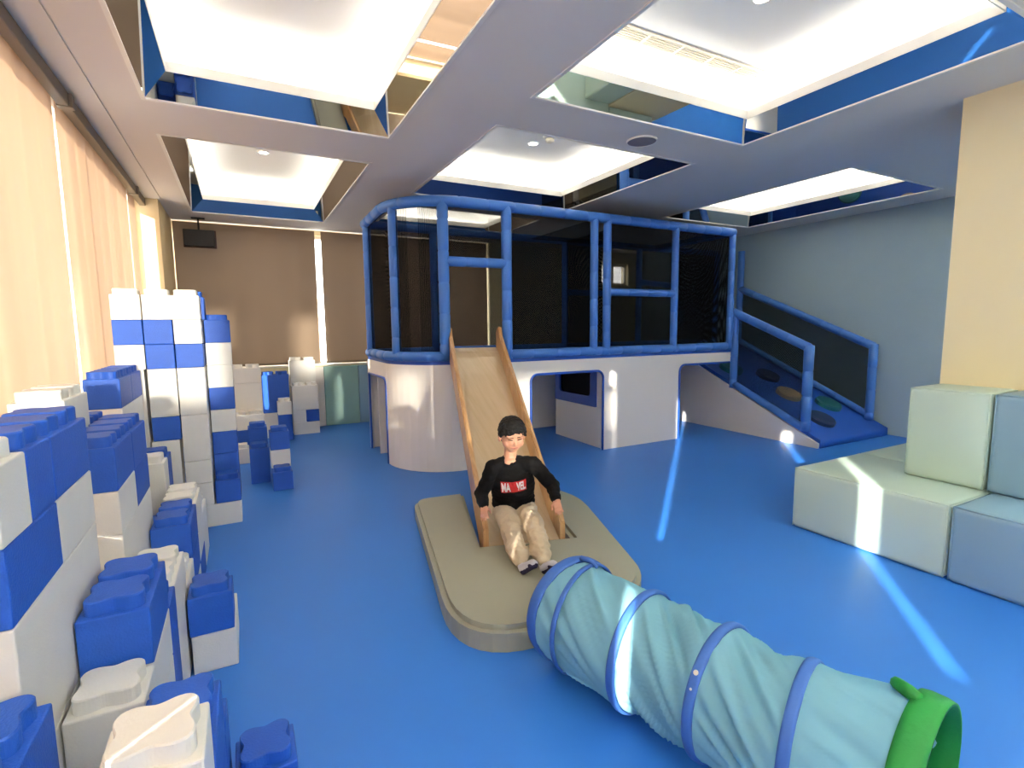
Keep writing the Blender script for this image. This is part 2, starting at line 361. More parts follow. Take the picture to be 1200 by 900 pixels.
# front panel x from 2.05 to 6.06 at y=4.87
hole2 = rrect(2.80, 3.80, -0.2, 0.97, 0.09, True, False); hole3 = rrect(5.05, 6.3, -0.2, 0.98, 0.09, True, False)
# build as outline that dips round the openings
outl = [(2.05, 0)] + [(2.80, 0)] + [p for p in rrect(2.80, 3.80, 0, 0.97, 0.09, True, False)[2:]][::-1] + [(3.80, 0), (5.05, 0)]
arc = [(5.05 + 0.09 - 0.09 * math.cos(t * PI / 12), 0.89 + 0.09 * math.sin(t * PI / 12)) for t in range(7)]
outl += arc + [(6.06, 0.98), (6.06, PZ), (2.05, PZ)]
MX = Matrix.Translation((0, 4.88, 0)) @ Matrix.Rotation(PI / 2, 4, 'X')
obj('front_panel', holed(outl, [], 0.03, MX), 'panel', plat)
# curved corner
def sheet(path, z0, z1, th=0.03):
    b = bmesh.new(); n = len(path); cols = []
    for i, p in enumerate(path):
        a = Vector(path[max(i - 1, 0)]); c_ = Vector(path[min(i + 1, n - 1)]); t = (c_ - a).normalized(); nn = Vector((-t.y, t.x))
        z0i = z0[i] if isinstance(z0, list) else z0
        q = []
        for s in (0, 1):
            for z in (z0i, z1): q.append(b.verts.new((p[0] + nn.x * th * s, p[1] + nn.y * th * s, z)))
        cols.append(q)
    for i in range(n - 1):
        A, B = cols[i], cols[i + 1]
        for (k, l_) in ((0, 1), (1, 3), (3, 2), (2, 0)): b.faces.new((A[k], A[l_], B[l_], B[k]))
    b.faces.new((cols[0][0], cols[0][1], cols[0][3], cols[0][2])); b.faces.new((cols[-1][0], cols[-1][1], cols[-1][3], cols[-1][2]))
    bmesh.ops.recalc_face_normals(b, faces=b.faces); return b
cc, RR = (2.05, 5.55), 0.68
arcp = [(cc[0] + RR * math.sin(-a), cc[1] - RR * math.cos(a)) for a in [math.radians(k * 7.5) for k in range(13)]]   # from front (2.05,4.87) to left (1.37,5.55)
obj('curved_panel', sheet(arcp[::-1], 0, PZ), 'panel', plat, False)
# door side: above door only, with rounded corner (opening y 5.50..6.40)
side = [(5.53, 0), (5.55, 0)] + [(5.55 + 0.09 - 0.09 * math.cos(t * PI / 12), 0.86 + 0.09 * math.sin(t * PI / 12)) for t in range(7)] + [(6.38, 0.95), (6.38, 0), (6.45, 0), (6.45, PZ), (5.53, PZ)]
obj('side_panel', holed(side, [], 0.03, Matrix.Translation((1.385, 0, 0)) @ Matrix(((0, 0, 1, 0), (1, 0, 0, 0), (0, 1, 0, 0), (0, 0, 0, 1)))), 'panel', plat)
obj('back_panel', box(1.37, 7.6, 6.43, 6.46, 0, PZ), 'panel', plat)
obj('inner_panel', box(1.40, 2.15, 6.05, 6.08, 0, 0.98), 'panel', plat)
# blue edge trims
def strip(pts, r_=0.011): return loft(pts, r_, 8)
obj('edge_trim', strip([(2.80, 4.86, 0)] + [(x, 4.86, z) for x, z in rrect(2.80, 3.80, 0, 0.97, 0.09, True, False)[2:]][::-1] + [(3.80, 4.86, 0)], 0.014), 'bluetrim', plat)
obj('edge_trim', strip([(x, 4.86, z) for x, z in [(5.05, 0)] + arc + [(6.0, 0.98)]], 0.014), 'bluetrim', plat)
obj('edge_trim', strip([(1.37, 5.55, 0.0)] + [(1.37, 5.55 + 0.09 - 0.09 * math.cos(t * PI / 12), 0.86 + 0.09 * math.sin(t * PI / 12)) for t in range(7)] + [(1.37, 6.38, 0.95), (1.37, 6.38, 0)], 0.014), 'bluetrim', plat)
# partition with blue window frame behind the second opening
obj('partition_panel', box(3.83, 3.86, 4.9, 5.95, 0, 0.5), 'panel', plat)
obj('partition_panel', box(3.83, 3.86, 4.9, 5.02, 0.5, 1.08), 'panel', plat)
wf = obj('partition_window_frame', holed(rrect(5.02, 5.95, 0.50, 1.08, 0.02), [rrect(5.14, 5.84, 0.62, 0.97, 0.06)], 0.06, Matrix.Translation((3.845, 0, 0)) @ Matrix(((0, 0, 1, 0), (1, 0, 0, 0), (0, 1, 0, 0), (0, 0, 0, 1)))), 'bluetrim', plat)
obj('net_infill', box(3.843, 3.847, 5.12, 5.86, 0.6, 1.0), 'net', wf)
# deck
dk = [(2.05, 4.87), (6.06, 4.87), (6.06, 5.93), (7.62, 5.93), (7.62, 6.45), (1.38, 6.45)] + arcp[::-1]
obj('deck', prism(dk[:6] + arcp[::-1][:-1], PZ, PZ + 0.04), 'bluetrim', plat)

# climbing ramp -------------------------------------------------------
ramp = plat
SL = (1.16 - 0.10) / (5.93 - 3.61)
side = [(3.61, 0), (6.42, 0), (6.42, 1.10), (5.93, 1.10), (3.61, 0.06)]
MY = Matrix(((0, 0, 1, 0), (1, 0, 0, 0), (0, 1, 0, 0), (0, 0, 0, 1)))
obj('side_wall', holed(side, [], 0.03, Matrix.Translation((6.08, 0, 0)) @ MY), 'panel', ramp)
obj('side_wall', holed(side, [], 0.03, Matrix.Translation((7.58, 0, 0)) @ MY), 'panel', ramp)
obj('ramp_deck', holed([(3.60, 0.0), (3.60, 0.10), (5.93, 1.158), (5.93, 1.09), (3.75, 0.08), (3.75, 0)], [], 1.50, Matrix.Translation((6.85, 0, 0)) @ MY), 'bluetrim', ramp)
def rz(y): return 0.10 + (y - 3.60) * 0.454
for (x, y, m_, lb) in ((6.76, 4.48, 'pod_tan', 'tan round stepping pod'), (7.20, 4.18, 'pod_green', 'dark green round stepping pod'), (6.62, 3.92, 'pod_navy', 'navy round stepping pod'),
                   (6.95, 4.95, 'pod_navy', 'navy round stepping pod high on the ramp'), (6.45, 5.2, 'pod_green', 'dark green round stepping pod high on the ramp')):
    b = loft([(0, 0, -0.03), (0, 0, 0.045), (0, 0, 0.06), (0, 0, 0.062)], [0.17, 0.17, 0.155, 0.02], 28)
    b.transform(Matrix.Translation((x, y, rz(y))) @ Matrix.Rotation(math.atan(0.454), 4, 'X'))
    o = obj('stepping_pod', b, m_, ramp); o['label'] = lb
def netq(pts, parent, name='net_infill'):
    b = bmesh.new(); quad(b, *pts); return obj(name, b, 'net_light', parent)
# near railing at x=6.06
rx = 6.07
obj('handrail', sleeve([(rx, 4.90, 1.68), (rx, 3.78, 1.21)], 0.055), 'tube', ramp, True)
obj('post', sleeve([(rx, 3.78, 1.24), (rx, 3.78, 0.19)], 0.058), 'tube', ramp, True)
obj('post', sleeve([(rx, 4.84, 1.68), (rx, 4.84, 0.62)], 0.055), 'tube', ramp, True)
obj('lower_rail', sleeve([(rx, 4.84, 0.68), (rx, 3.80, 0.22)], 0.05), 'tube', ramp, True)
netq([(rx, 4.84, 0.68), (rx, 3.80, 0.22), (rx, 3.80, 1.2), (rx, 4.84, 1.65)], ramp)
fx = 7.52
obj('handrail', sleeve([(fx, 5.93, 2.10), (fx, 3.80, 1.19)], 0.055), 'tube', ramp, True)
obj('post', sleeve([(fx, 3.80, 1.22), (fx, 3.80, 0.19)], 0.055), 'tube', ramp, True)
obj('post', sleeve([(fx, 5.93, 2.72), (fx, 5.93, 1.16)], 0.055), 'tube', ramp, True)
obj('lower_rail', sleeve([(fx, 5.93, 1.24), (fx, 3.82, 0.26)], 0.045), 'tube', ramp, True)
netq([(fx, 5.93, 1.24), (fx, 3.82, 0.26), (fx, 3.82, 1.2), (fx, 5.93, 2.1)], ramp)

# netted cage ---------------------------------------------------------
cage = plat
ZT, ZB = 2.74, 1.205
arcc = [(cc[0] + RR * math.sin(-a), cc[1] - RR * math.cos(a)) for a in [math.radians(k * 10) for k in range(10)]]
topp = [(1.39, 6.40)] + arcc[::-1] + [(6.0, 4.87)]
def at_z(pl, z): return [(p[0], p[1], z) for p in pl]
obj('top_rail', sleeve(at_z(topp, ZT), 0.055), 'tube', cage, True)
obj('bottom_rail', sleeve(at_z([p for p in topp[:-1] if p[0] < 1.85], ZB), 0.052), 'tube', cage, True)
obj('bottom_rail', sleeve([(2.52, 4.87, ZB), (6.0, 4.87, ZB)], 0.052), 'tube', cage, True)
obj('top_rail', sleeve([(1.39, 6.40, ZT), (7.5, 6.40, ZT)], 0.05), 'tube', cage, True)
obj('top_rail', sleeve([(6.0, 4.87, ZT), (6.04, 6.40, ZT)], 0.05), 'tube', cage, True)
obj('bottom_rail', sleeve([(1.39, 6.40, ZB), (7.5, 6.40, ZB)], 0.045), 'tube', cage, True)
P = [(1.39, 6.30), (1.43, 5.28), (1.83, 4.91), (2.52, 4.87), (3.66, 4.87), (3.85, 4.87), (4.93, 4.87), (5.98, 4.87)]
for i, p in enumerate(P):
    obj('post', sleeve([(p[0], p[1], PZ + 0.04), (p[0], p[1], ZT)], 0.056 if i in (2, 3) else 0.048, 0.31, 0.07 * i), 'tube', cage, True)
for p in [(2.25, 6.40), (4.28, 6.40), (5.70, 6.40), (6.04, 5.93), (7.48, 6.40)]:
    obj('post', sleeve([(p[0], p[1], PZ + 0.04), (p[0], p[1], ZT)], 0.048), 'tube', cage, True)
obj('cross_rail', sleeve([(1.83, 4.91, 2.16), (2.52, 4.87, 2.16)], 0.05, 0.23), 'tube', cage, True)
obj('cross_rail', sleeve([(3.85, 4.87, 1.90), (4.93, 4.87, 1.90)], 0.045), 'tube', cage, True)
obj('cross_rail', sleeve([(4.28, 6.40, 2.0), (5.70, 6.40, 2.0)], 0.045), 'tube', cage, True)
obj('cross_rail', sleeve([(5.0, 5.6, ZB + 0.9), (6.04, 5.93, ZB + 0.9)], 0.04), 'tube', cage, True)
def netpath(pl, z0, z1):
    b = bmesh.new()
    for a, c_ in zip(pl[:-1], pl[1:]): quad(b, (*a, z0), (*c_, z0), (*c_, z1), (*a, z1))
    return obj('net_panel', b, 'net', cage)
netpath([(1.40, 6.40)] + [p for p in arcc[::-1] if p[0] < 1.85] , ZB, ZT)
netpath([(1.83, 4.91), (2.52, 4.88)], 2.16, ZT)
netpath([(2.52, 4.88), (3.66, 4.88)], ZB, ZT)
netpath([(3.85, 4.88), (4.93, 4.88)], ZB, ZT)
netpath([(4.93, 4.88), (5.98, 4.88)], ZB, ZT)
netpath([(1.40, 6.41), (7.5, 6.41)], ZB, ZT)
netpath([(6.0, 4.90), (6.04, 5.93)], ZB, ZT)
netpath([(4.28, 6.38), (4.28, 5.4)], ZB, ZT)
b = bmesh.new(); quad(b, (3.66, 4.9, ZT - .02), (6.0, 4.9, ZT - .02), (6.0, 6.4, ZT - .02), (3.66, 6.4, ZT - .02)); obj('net_roof', b, 'net', cage)

# slide ------------------------------------------------------------------
slide = thing('wooden_slide', 'wooden slide with tall side boards running from the white platform to the grey pad', 'slide', (2.13, 4.85, 0))
T0 = Vector((2.14, 4.86, 0)); dv = Vector((-0.27, -0.963, 0)).normalized(); pv = Vector((dv.y, -dv.x, 0)); pv = -pv if pv.x < 0 else pv
prof = [(-0.12, 1.285), (0.0, 1.25), (0.10, 1.20), (1.45, 0.40), (1.68, 0.265), (1.90, 0.155), (2.12, 0.085)]
def zs(s):
    for (a, za), (c_, zc) in zip(prof[:-1], prof[1:]):
        if s <= c_: return za + (zc - za) * (s - a) / (c_ - a)
    return prof[-1][1]
SS = [-0.12 + i * (2.24 / 40) for i in range(41)]
b = bmesh.new(); rows = []
for s in SS:
    q = T0 + dv * s; rows.append([b.verts.new(q + pv * w + Vector((0, 0, zs(s) + dz))) for w, dz in ((-0.24, 0), (0.24, 0), (0.24, -0.03), (-0.24, -0.03))])
for i in range(40):
    for k in range(4): b.faces.new((rows[i][k], rows[i][(k + 1) % 4], rows[i + 1][(k + 1) % 4], rows[i + 1][k]))
b.faces.new(rows[0]); b.faces.new(rows[-1][::-1]); bmesh.ops.recalc_face_normals(b, faces=b.faces)
obj('slide_bed', b, 'woodbed', slide, False)
for sgn in (-1, 1):
    b = bmesh.new(); rows = []
    for i, s in enumerate([-0.12, -0.11, -0.08, -0.03, 0.03] + [0.08 + k * 0.0535 for k in range(38)] + [2.10, 2.125, 2.14]):
        q = T0 + dv * s; z = zs(s); hi = z + 0.20; lo_ = z - 0.08
        if s < 0.08: hi = 1.50 - max(0, -0.02 - s) ** 2 * 5 ; hi = max(hi, z + 0.2) if s > -0.05 else hi
        hi = min(hi, 1.52)
        if s > 2.0: hi = z + 0.20 - ((s - 2.0) / 0.14) ** 2 * 0.07
        lo_ = max(lo_, 0.003)
        if s > 1.9: lo_ = max(0.003, lo_ - 0.1)
        a, c_ = (0.240, 0.275) if sgn > 0 else (-0.275, -0.240)
        rows.append([b.verts.new(q + pv * w + Vector((0, 0, zz))) for w, zz in ((a, lo_), (c_, lo_), (c_, hi), (a, hi))])
    for i in range(len(rows) - 1):
        for k in range(4): b.faces.new((rows[i][k], rows[i][(k + 1) % 4], rows[i + 1][(k + 1) % 4], rows[i + 1][k]))
    b.faces.new(rows[0]); b.faces.new(rows[-1][::-1]); bmesh.ops.recalc_face_normals(b, faces=b.faces)
    ed = [e for e in b.edges if abs((e.verts[0].co - e.verts[1].co).normalized().dot(dv)) > 0.3 and len(e.link_faces) == 2 and e.calc_face_angle(0) > 1.0]
    bmesh.ops.bevel(b, geom=ed, offset=0.010, segments=2, affect='EDGES')
    obj('side_board', b, 'wood', slide, False)

# landing pad ---------------------------------------------------------------
def smooth_poly(pts, it=2):
    for _ in range(it):
        q = []
        for i in range(len(pts)):
            a = Vector(pts[i]); c_ = Vector(pts[(i + 1) % len(pts)]); q += [a * 0.75 + c_ * 0.25, a * 0.25 + c_ * 0.75]
        pts = q
    return [tuple(p) for p in pts]
def sp(s, w): q = T0 + dv * s + pv * w; return (q.x, q.y)
def round_poly(pts, rad, n=10):
    out = []; N = len(pts)
    for i in range(N):
        p = Vector(pts[i]); a = (Vector(pts[i - 1]) - p); c_ = (Vector(pts[(i + 1) % N]) - p); t = min(rad[i], a.length * 0.48, c_.length * 0.48)
        A, Cc = p + a.normalized() * t, p + c_.normalized() * t
        for k in range(n + 1):
            q = k / n; out.append(tuple(A * (1 - q) ** 2 + p * 2 * q * (1 - q) + Cc * q * q))
    return out
left_side = round_poly([(1.155, 3.93), (0.745, 1.92), (1.90, 1.95), (2.38, 3.30), (2.30, 3.66), (1.75, 3.85)], [0.14, 0.50, 0.32, 0.2, 0.12, 0.1])
dense = []
for i in range(len(left_side)):
    a = Vector(left_side[i]); c_ = Vector(left_side[(i + 1) % len(left_side)]); m_ = max(1, int((c_ - a).length / 0.04))
    dense += [tuple(a.lerp(c_, k / m_)) for k in range(m_)]
left_side = dense
# notch: cut the opening where the slide comes down
na, nb, nc, nd = sp(0.86, -0.30), sp(2.175, -0.30), sp(2.175, 0.31), sp(0.86, 0.31)
def clip_union(poly):
    # insert the notch between the two points of the outline nearest to na / nd
    ia = min(range(len(poly)), key=lambda i: (Vector(poly[i]) - Vector(sp(0.98, -0.31))).length)
    idd = min(range(len(poly)), key=lambda i: (Vector(poly[i]) - Vector(sp(1.12, 0.31))).length)
    n = len(poly)
    # walk from ia away from idd
    path1 = []; i = ia
    while True:
        path1.append(poly[i]);
        if i == idd: break
        i = (i + 1) % n
    path2 = []; i = ia
    while True:
        path2.append(poly[i])
        if i == idd: break
        i = (i - 1) % n
    L1 = sum((Vector(a) - Vector(c_)).length for a, c_ in zip(path1[:-1], path1[1:])); L2 = sum((Vector(a) - Vector(c_)).length for a, c_ in zip(path2[:-1], path2[1:]))
    p = path1 if L1 > L2 else path2
    return p + [nc, nb]
padp = clip_union(left_side)
b = prism(padp, 0.0, 0.12)
top_e = [e for e in b.edges if all(abs(v.co.z - 0.12) < 1e-5 for v in e.verts)]
bmesh.ops.bevel(b, geom=top_e, offset=0.028, segments=4, affect='EDGES')
pad = obj('landing_pad', b, 'pad'); tag(pad, 'grey-green padded crash mat around the foot of the wooden slide', 'mat')

# ------------------------------------------------------------------ foam blocks
U = 0.175
studme = {}; bodyme = {}
def stud_mesh(m):
    if m in studme: return studme[m]
    b = bmesh.new(); N = 64; prof_ = [(0, 1.0), (0.038, 1.0), (0.042, 0.96), (0.042, 0.0)]; rings = []
    for z, k in prof_[:-1]:
        rings.append([b.verts.new(((0.076 * (1 - 0.19 * math.cos(4 * t)) ) * (k if k > .95 else k) * math.cos(t), (0.076 * (1 - 0.19 * math.cos(4 * t))) * k * math.sin(t), z)) for t in [2 * PI * i / N for i in range(N)]])
    for i in range(len(rings) - 1):
        for k in range(N): b.faces.new((rings[i][k], rings[i][(k + 1) % N], rings[i + 1][(k + 1) % N], rings[i + 1][k]))
    b.faces.new(rings[-1])
    me = bpy.data.meshes.new('stud'); b.to_mesh(me); b.free(); me.materials.append(M[m]); studme[m] = me
    for p in me.polygons: p.use_smooth = False
    return me
def body_mesh(m, nx, ny, nz):
    k = (m, nx, ny, nz)
    if k not in bodyme:
        g = 0.0015
        b = box(g, nx * U - g, g, ny * U - g, 0.0005, nz * U - 0.0005, 0.005, 2)
        me = bpy.data.meshes.new('foam_block'); b.to_mesh(me); b.free(); me.materials.append(M[m]); bodyme[k] = me
    return bodyme[k]
blocks = []
def blk(col, x, y, k, nx, ny, nz, label, group):
    blocks.append(dict(c=col, x=x, y=y, k=k, nx=nx, ny=ny, nz=nz, l=label, g=group))
W_, B_ = 'foamwhite', 'foamblue'
gA = 'foam blocks in the high left wall'; gB = 'foam blocks in the low row'; gT = 'foam blocks of the tall arch tower'; gC = 'foam blocks stacked by the back wall'; gD = 'foam blocks at the bottom left'
# high wall, near part
xA = -0.635
blk(W_, xA, 1.385, 6, 1, 1, 1, 'single-stud white foam block topping the wall at the left picture edge', gA)
blk(B_, xA, 1.560, 6, 1, 1, 1, "single-stud blue foam cube just behind the white one at the left picture edge", gA)
blk(B_, xA, 1.735, 6, 1, 2, 1, 'two-stud blue foam block at the far top end of the nearest high wall section', gA)
blk(B_, xA, 1.385, 5, 1, 2, 1, 'blue foam block below the top row at the near end of the high wall', gA)
blk(W_, xA, 1.735, 5, 1, 2, 1, "white foam block below the top row, far end of the nearest high wall", gA)
blk(W_, xA, 1.385, 3, 1, 4, 2, 'long white foam block under the blue block of the nearest high wall section', gA)
blk(W_, xA, 1.385, 1, 1, 4, 2, 'long white foam block low in the nearest high wall section, beside the two-stud blue block', gA)
blk(B_, xA, 1.385, 0, 1, 4, 1, 'long blue foam block at floor level under the nearest high wall section', gA)
# high wall, second section
yQ = 2.435
blk(B_, xA, yQ, 5, 1, 2, 1, 'two-stud blue foam block at the near top of the second high wall section', gA)
blk(B_, xA, yQ + 2 * U, 5, 1, 2, 1, 'two-stud blue foam block at the far top of the second high wall section', gA)
blk(B_, xA, yQ + 2 * U, 4, 1, 2, 1, "blue foam block second row down at the far end of the second high wall", gA)
blk(W_, xA, yQ, 4, 1, 2, 1, 'white foam block under the near two-stud blue block of the second high wall section', gA)
blk(W_, xA, yQ, 2, 1, 4, 2, 'long white foam block in the middle of the second high wall section', gA)
blk(W_, xA, yQ, 0, 1, 4, 2, 'long white foam block at the foot of the second high wall section', gA)
# beyond it, lower
y3 = yQ + 4 * U
blk(B_, xA, y3, 1, 1, 3, 1, 'blue foam block low behind the second high wall section', gA)
blk(W_, xA, y3, 0, 1, 3, 1, 'white foam block on the floor behind the second high wall section', gA)
blk(W_, xA, y3 + 3 * U, 2, 1, 1, 2, 'slim white foam post with one stud between the high wall and the arch tower', gA)
blk(B_, xA, y3 + 3 * U, 0, 1, 1, 2, 'blue foam block under the slim white post by the arch tower', gA)
blk(B_, xA, y3 + 4 * U, 2, 1, 1, 2, 'blue foam block with one stud right behind the slim white post', gA)
blk(W_, xA, y3 + 4 * U, 0, 1, 1, 2, 'white foam block on the floor behind the slim white post', gA)
# second layer by the blinds
xZ = xA - U - 0.003
blk(W_, xZ, 2.61, 6, 1, 2, 1, 'white foam block standing highest against the blinds behind the nearest blue top row', gA)
blk(W_, xZ, 2.61, 5, 1, 2, 1, 'white foam block directly under the high white block against the blinds', gA)
blk(B_, xZ, 2.96, 5, 1, 2, 1, 'blue two-stud foam block set one step lower between the high white and light-catching blue blocks', gA)
blk(W_, xZ, 2.96, 4, 1, 2, 1, 'white foam block beneath the lower blue step against the blinds', gA)
blk(W_, xZ, 2.61, 4, 1, 2, 1, 'white foam block in the layer against the blinds, two below the high white block', gA)
blk(W_, xZ, 2.61, 0, 1, 4, 4, 'tall white foam block at the foot of the layer against the blinds, near end', gA)
blk(W_, xZ, 3.31, 4, 1, 2, 1, 'white foam block against the blinds in the middle of the rear layer', gA)
blk(W_, xZ, 3.31, 0, 1, 2, 4, 'tall white foam block at the foot of the rear layer, middle', gA)
blk(B_, xZ, 3.58 + .08, 6, 1, 2, 1, 'sunlit blue foam block atop the rear layer, nearer of the pair before the arch tower', gA)
blk(B_, xZ, 4.01, 6, 1, 2, 1, 'blue foam block atop the rear layer, touching the arch tower', gA)
blk(W_, xZ, 3.66, 5, 1, 4, 1, 'long white foam block under the pair of blue blocks before the arch tower', gA)
blk(W_, xZ, 3.66, 0, 1, 4, 5, 'large white foam block at the foot of the rear layer next to the arch tower', gA)
# low row in front of the wall
xB = -0.458
blk(W_, xB, 1.56, 2, 1, 1, 1, 'white foam cube with one stud in front of the big two-stud blue block', gB)
blk(B_, xB, 1.735, 3, 1, 2, 1, 'large-looking two-stud blue foam block on the low row, nearest of the low row', gB)
blk(W_, xB, 1.735, 2, 1, 2, 1, 'white foam block directly under the nearest two-stud blue block of the low row', gB)
blk(W_, xB, 1.56, 0, 1, 3, 2, 'white foam block at the foot of the low row, near end', gB)
blk(B_, xB, 2.085, 0, 1, 1, 3, 'tall narrow blue foam block between the two-stud blue and the white studded block', gB)
blk(W_, xB, 2.26, 2, 1, 2, 1, 'two-stud white foam block in the low row behind the nearest blue one', gB)
blk(W_, xB, 2.26, 0, 1, 2, 2, 'white foam block on the floor under the two-stud white block of the low row', gB)
blk(W_, xB, 2.61, 1, 1, 2, 1, 'white foam block in the dip of the low row', gB)
blk(B_, xB, 2.61, 0, 1, 2, 1, 'blue foam block on the floor below the dip of the low row', gB)
blk(B_, xB, 2.96, 2, 1, 2, 1, 'two-stud blue foam block in the middle of the low row beyond the dip', gB)
blk(B_, xB, 2.96, 1, 1, 2, 1, 'blue foam block under the middle two-stud blue block of the low row', gB)
blk(W_, xB, 2.96, 0, 1, 2, 1, 'white foam block on the floor under the middle blue blocks of the low row', gB)
blk(W_, xB, 3.31, 2, 1, 2, 1, 'two-stud white foam block at the far end top of the low row', gB)
blk(W_, xB, 3.31, 1, 1, 2, 1, 'white foam block under the far two-stud white block of the low row', gB)
blk(B_, xB, 3.31, 0, 1, 2, 1, 'blue foam block on the floor under the far end of the low row', gB)
blk(W_, xB, 3.66, 0, 1, 2, 2, 'white foam block ending the low row just before the arch tower', gB)
# bottom left foreground
xC = -0.283
blk(W_, xC, 1.045, 3, 1, 1, 1, 'cream-white foam block with a big stud at the bottom left of the picture', gD)
blk(W_, xC, 1.045, 0, 1, 1, 3, 'tall white foam block under the big cream-white stud at the bottom left', gD)
blk(B_, xC, 1.22, 2, 1, 2, 1, 'two-stud blue foam block right behind the big cream-white stud', gD)
blk(B_, xC, 1.22, 0, 1, 2, 2, 'blue foam block on the floor under the blue one behind the cream-white stud', gD)
blk(B_, xC, 1.57, 0, 1, 1, 2, 'blue foam block forming the lower step beside the blue floor', gD)
blk(B_, -0.585, 1.03, 3, 1, 2, 1, 'blue foam block in the bottom left corner of the picture', gD)
blk(W_, -0.585, 1.03, 0, 1, 2, 3, 'white foam block under the corner blue block at the bottom left', gD)
blk(B_, -0.278, 2.48, 1, 1, 1, 1, 'single-stud blue foam cube on a white block jutting from the low row', gD)
blk(W_, -0.272, 2.48, 0, 1, 2, 1, 'white foam block on the floor under the jutting single-stud blue cube', gD)
blk(B_, -0.098, 1.585, 0, 1, 1, 1, 'lone blue foam cube on the floor at the bottom edge of the picture', gD)
# arch tower
yT = 4.40
c1, c2, c3, c4 = -0.785, -0.608, -0.430, -0.250
blk(W_, c1, yT, 9, 1, 1, 1, 'white foam block at the top left corner of the arch tower', gT)
blk(W_, -0.606, yT, 9, 2, 1, 1, 'long two-stud white foam block along the top of the arch tower', gT)
blk(B_, c1, yT, 8, 1, 1, 1, 'blue foam block second from the top in the leftmost column of the arch tower', gT)
blk(B_, c2, yT, 8, 1, 1, 1, 'blue foam block second from the top in the second column of the arch tower', gT)
blk(W_, c3, yT, 8, 1, 2, 1, 'white foam block second from the top in the third column of the arch tower', gT)
blk(B_, c3 + 0.02, yT + U + 0.004, 9, 1, 1, 1, 'blue foam block peeking out behind the top right of the arch tower', gT)
blk(W_, c1, yT, 7, 1, 1, 1, 'white foam block third from the top in the leftmost column of the arch tower', gT)
blk(B_, c2, yT, 7, 1, 1, 1, 'blue foam block third from the top in the second column of the arch tower', gT)
blk(B_, c3, yT, 7, 1, 2, 1, 'blue foam block third from the top in the third column of the arch tower', gT)
blk(W_, c1 - 0.014, yT, 4, 1, 1, 3, "tall white foam block mid-height in the leftmost column of the arch tower", gT)
blk(W_, c1 - 0.016, yT, 0, 1, 1, 4, 'tall white foam block at the foot of the leftmost column of the arch tower', gT)
blk(W_, c2, yT, 5, 1, 1, 2, 'tall white foam block in the second column of the arch tower below two blue ones', gT)
blk(B_, c2, yT, 4, 1, 1, 1, 'blue foam block at mid-height in the second column of the arch tower', gT)
blk(W_, c2 - 0.012, yT, 2, 1, 1, 2, "tall white foam block under the mid-height blue one in the tower's second column", gT)
blk(W_, c2 - 0.014, yT, 0, 1, 1, 2, 'white foam block at the foot of the second column of the arch tower', gT)
blk(W_, c3, yT, 5, 1, 2, 2, 'tall white foam block in the third column of the arch tower, upper one', gT)
blk(W_, c3, yT, 3, 1, 2, 2, 'tall white foam block in the third column of the arch tower, middle one', gT)
blk(W_, c3, yT, 2, 1, 2, 1, 'white foam block in the third column of the arch tower, below the tall ones', gT)
blk(W_, c3, yT, 1, 1, 2, 1, "white foam block in the tower's third column, left of the studded blue block", gT)
blk(W_, c3 + .003, yT, 0, 2, 2, 1, 'wide white foam block at the floor carrying the right columns of the arch tower', gT)
for k, col, w in ((8, B_, 'blue foam block topping the right-hand column of the arch tower'), (7, W_, 'white foam block second from the top in the right-hand column of the arch tower'),
                  (6, W_, 'white foam block third from the top in the right-hand column of the arch tower'), (5, B_, 'blue foam block between two white ones high in the right-hand column of the arch tower'),
                  (4, W_, 'white foam block between two blue ones in the right-hand column of the arch tower'), (3, B_, 'upper of two stacked blue foam blocks low in the right-hand column of the arch tower'),
                  (2, B_, 'lower of two stacked blue foam blocks in the right-hand column of the arch tower')):
    blk(col, c4, yT + U, k, 1, 1, 1, w, gT)
blk(B_, c4 + 0.002, yT, 1, 1, 2, 1, 'blue foam block with an exposed stud jutting forward near the foot of the arch tower', gT)
# back groups
blk(B_, 0.0, 5.45, 0, 1, 1, 2, "tall blue foam block, front left of the small stacks on the open floor", gC)
blk(B_, 0.0, 5.627, 2, 1, 1, 1, 'blue foam cube topping the left small blue stack', gC)
blk(B_, 0.0, 5.627, 0, 1, 1, 2, 'tall blue foam block hidden behind the front left one of the small blue stacks', gC)
blk(B_, 0.178, 5.10, 0, 1, 1, 1, 'blue foam cube on the floor at the front right of the small stacks', gC)
blk(B_, 0.178, 5.277, 2, 1, 1, 1, 'blue foam cube topping the right small stack above a white cube', gC)
blk(W_, 0.178, 5.277, 1, 1, 1, 1, 'white foam cube between two blue ones in the right small stack', gC)
blk(B_, 0.178, 5.277, 0, 1, 1, 1, 'blue foam cube at the foot of the right small stack behind the front cube', gC)
blk(W_, -0.17, 6.70, 5, 2, 1, 1, 'two-stud white foam block topping the pale column right of the arch tower', gC)
blk(W_, -0.17, 6.70, 3, 2, 1, 2, 'tall white foam block in the pale column right of the arch tower', gC)
blk(W_, -0.17, 6.70, 0, 2, 1, 3, 'tall white foam block at the foot of the pale column right of the arch tower', gC)
blk(W_, -0.17, 6.523, 2, 2, 1, 1, 'white foam block with two studs, upper step of the pale column', gC)
blk(B_, -0.17, 6.523, 1, 2, 1, 1, 'blue foam block in the step of the pale column right of the arch tower', gC)
blk(W_, -0.17, 6.348, 0, 2, 2, 1, 'white foam block forming the lowest step of the pale column', gC)
blk(B_, 0.20, 7.70, 2, 2, 1, 3, 'wide blue foam block against the back sill between two white columns', gC)
blk(W_, 0.20, 7.70, 0, 2, 1, 2, 'white foam block under the wide blue one against the back sill', gC)
blk(W_, 0.375, 7.45, 2, 1, 1, 1, 'small white foam cube with a stud in front of the wide blue block', gC)
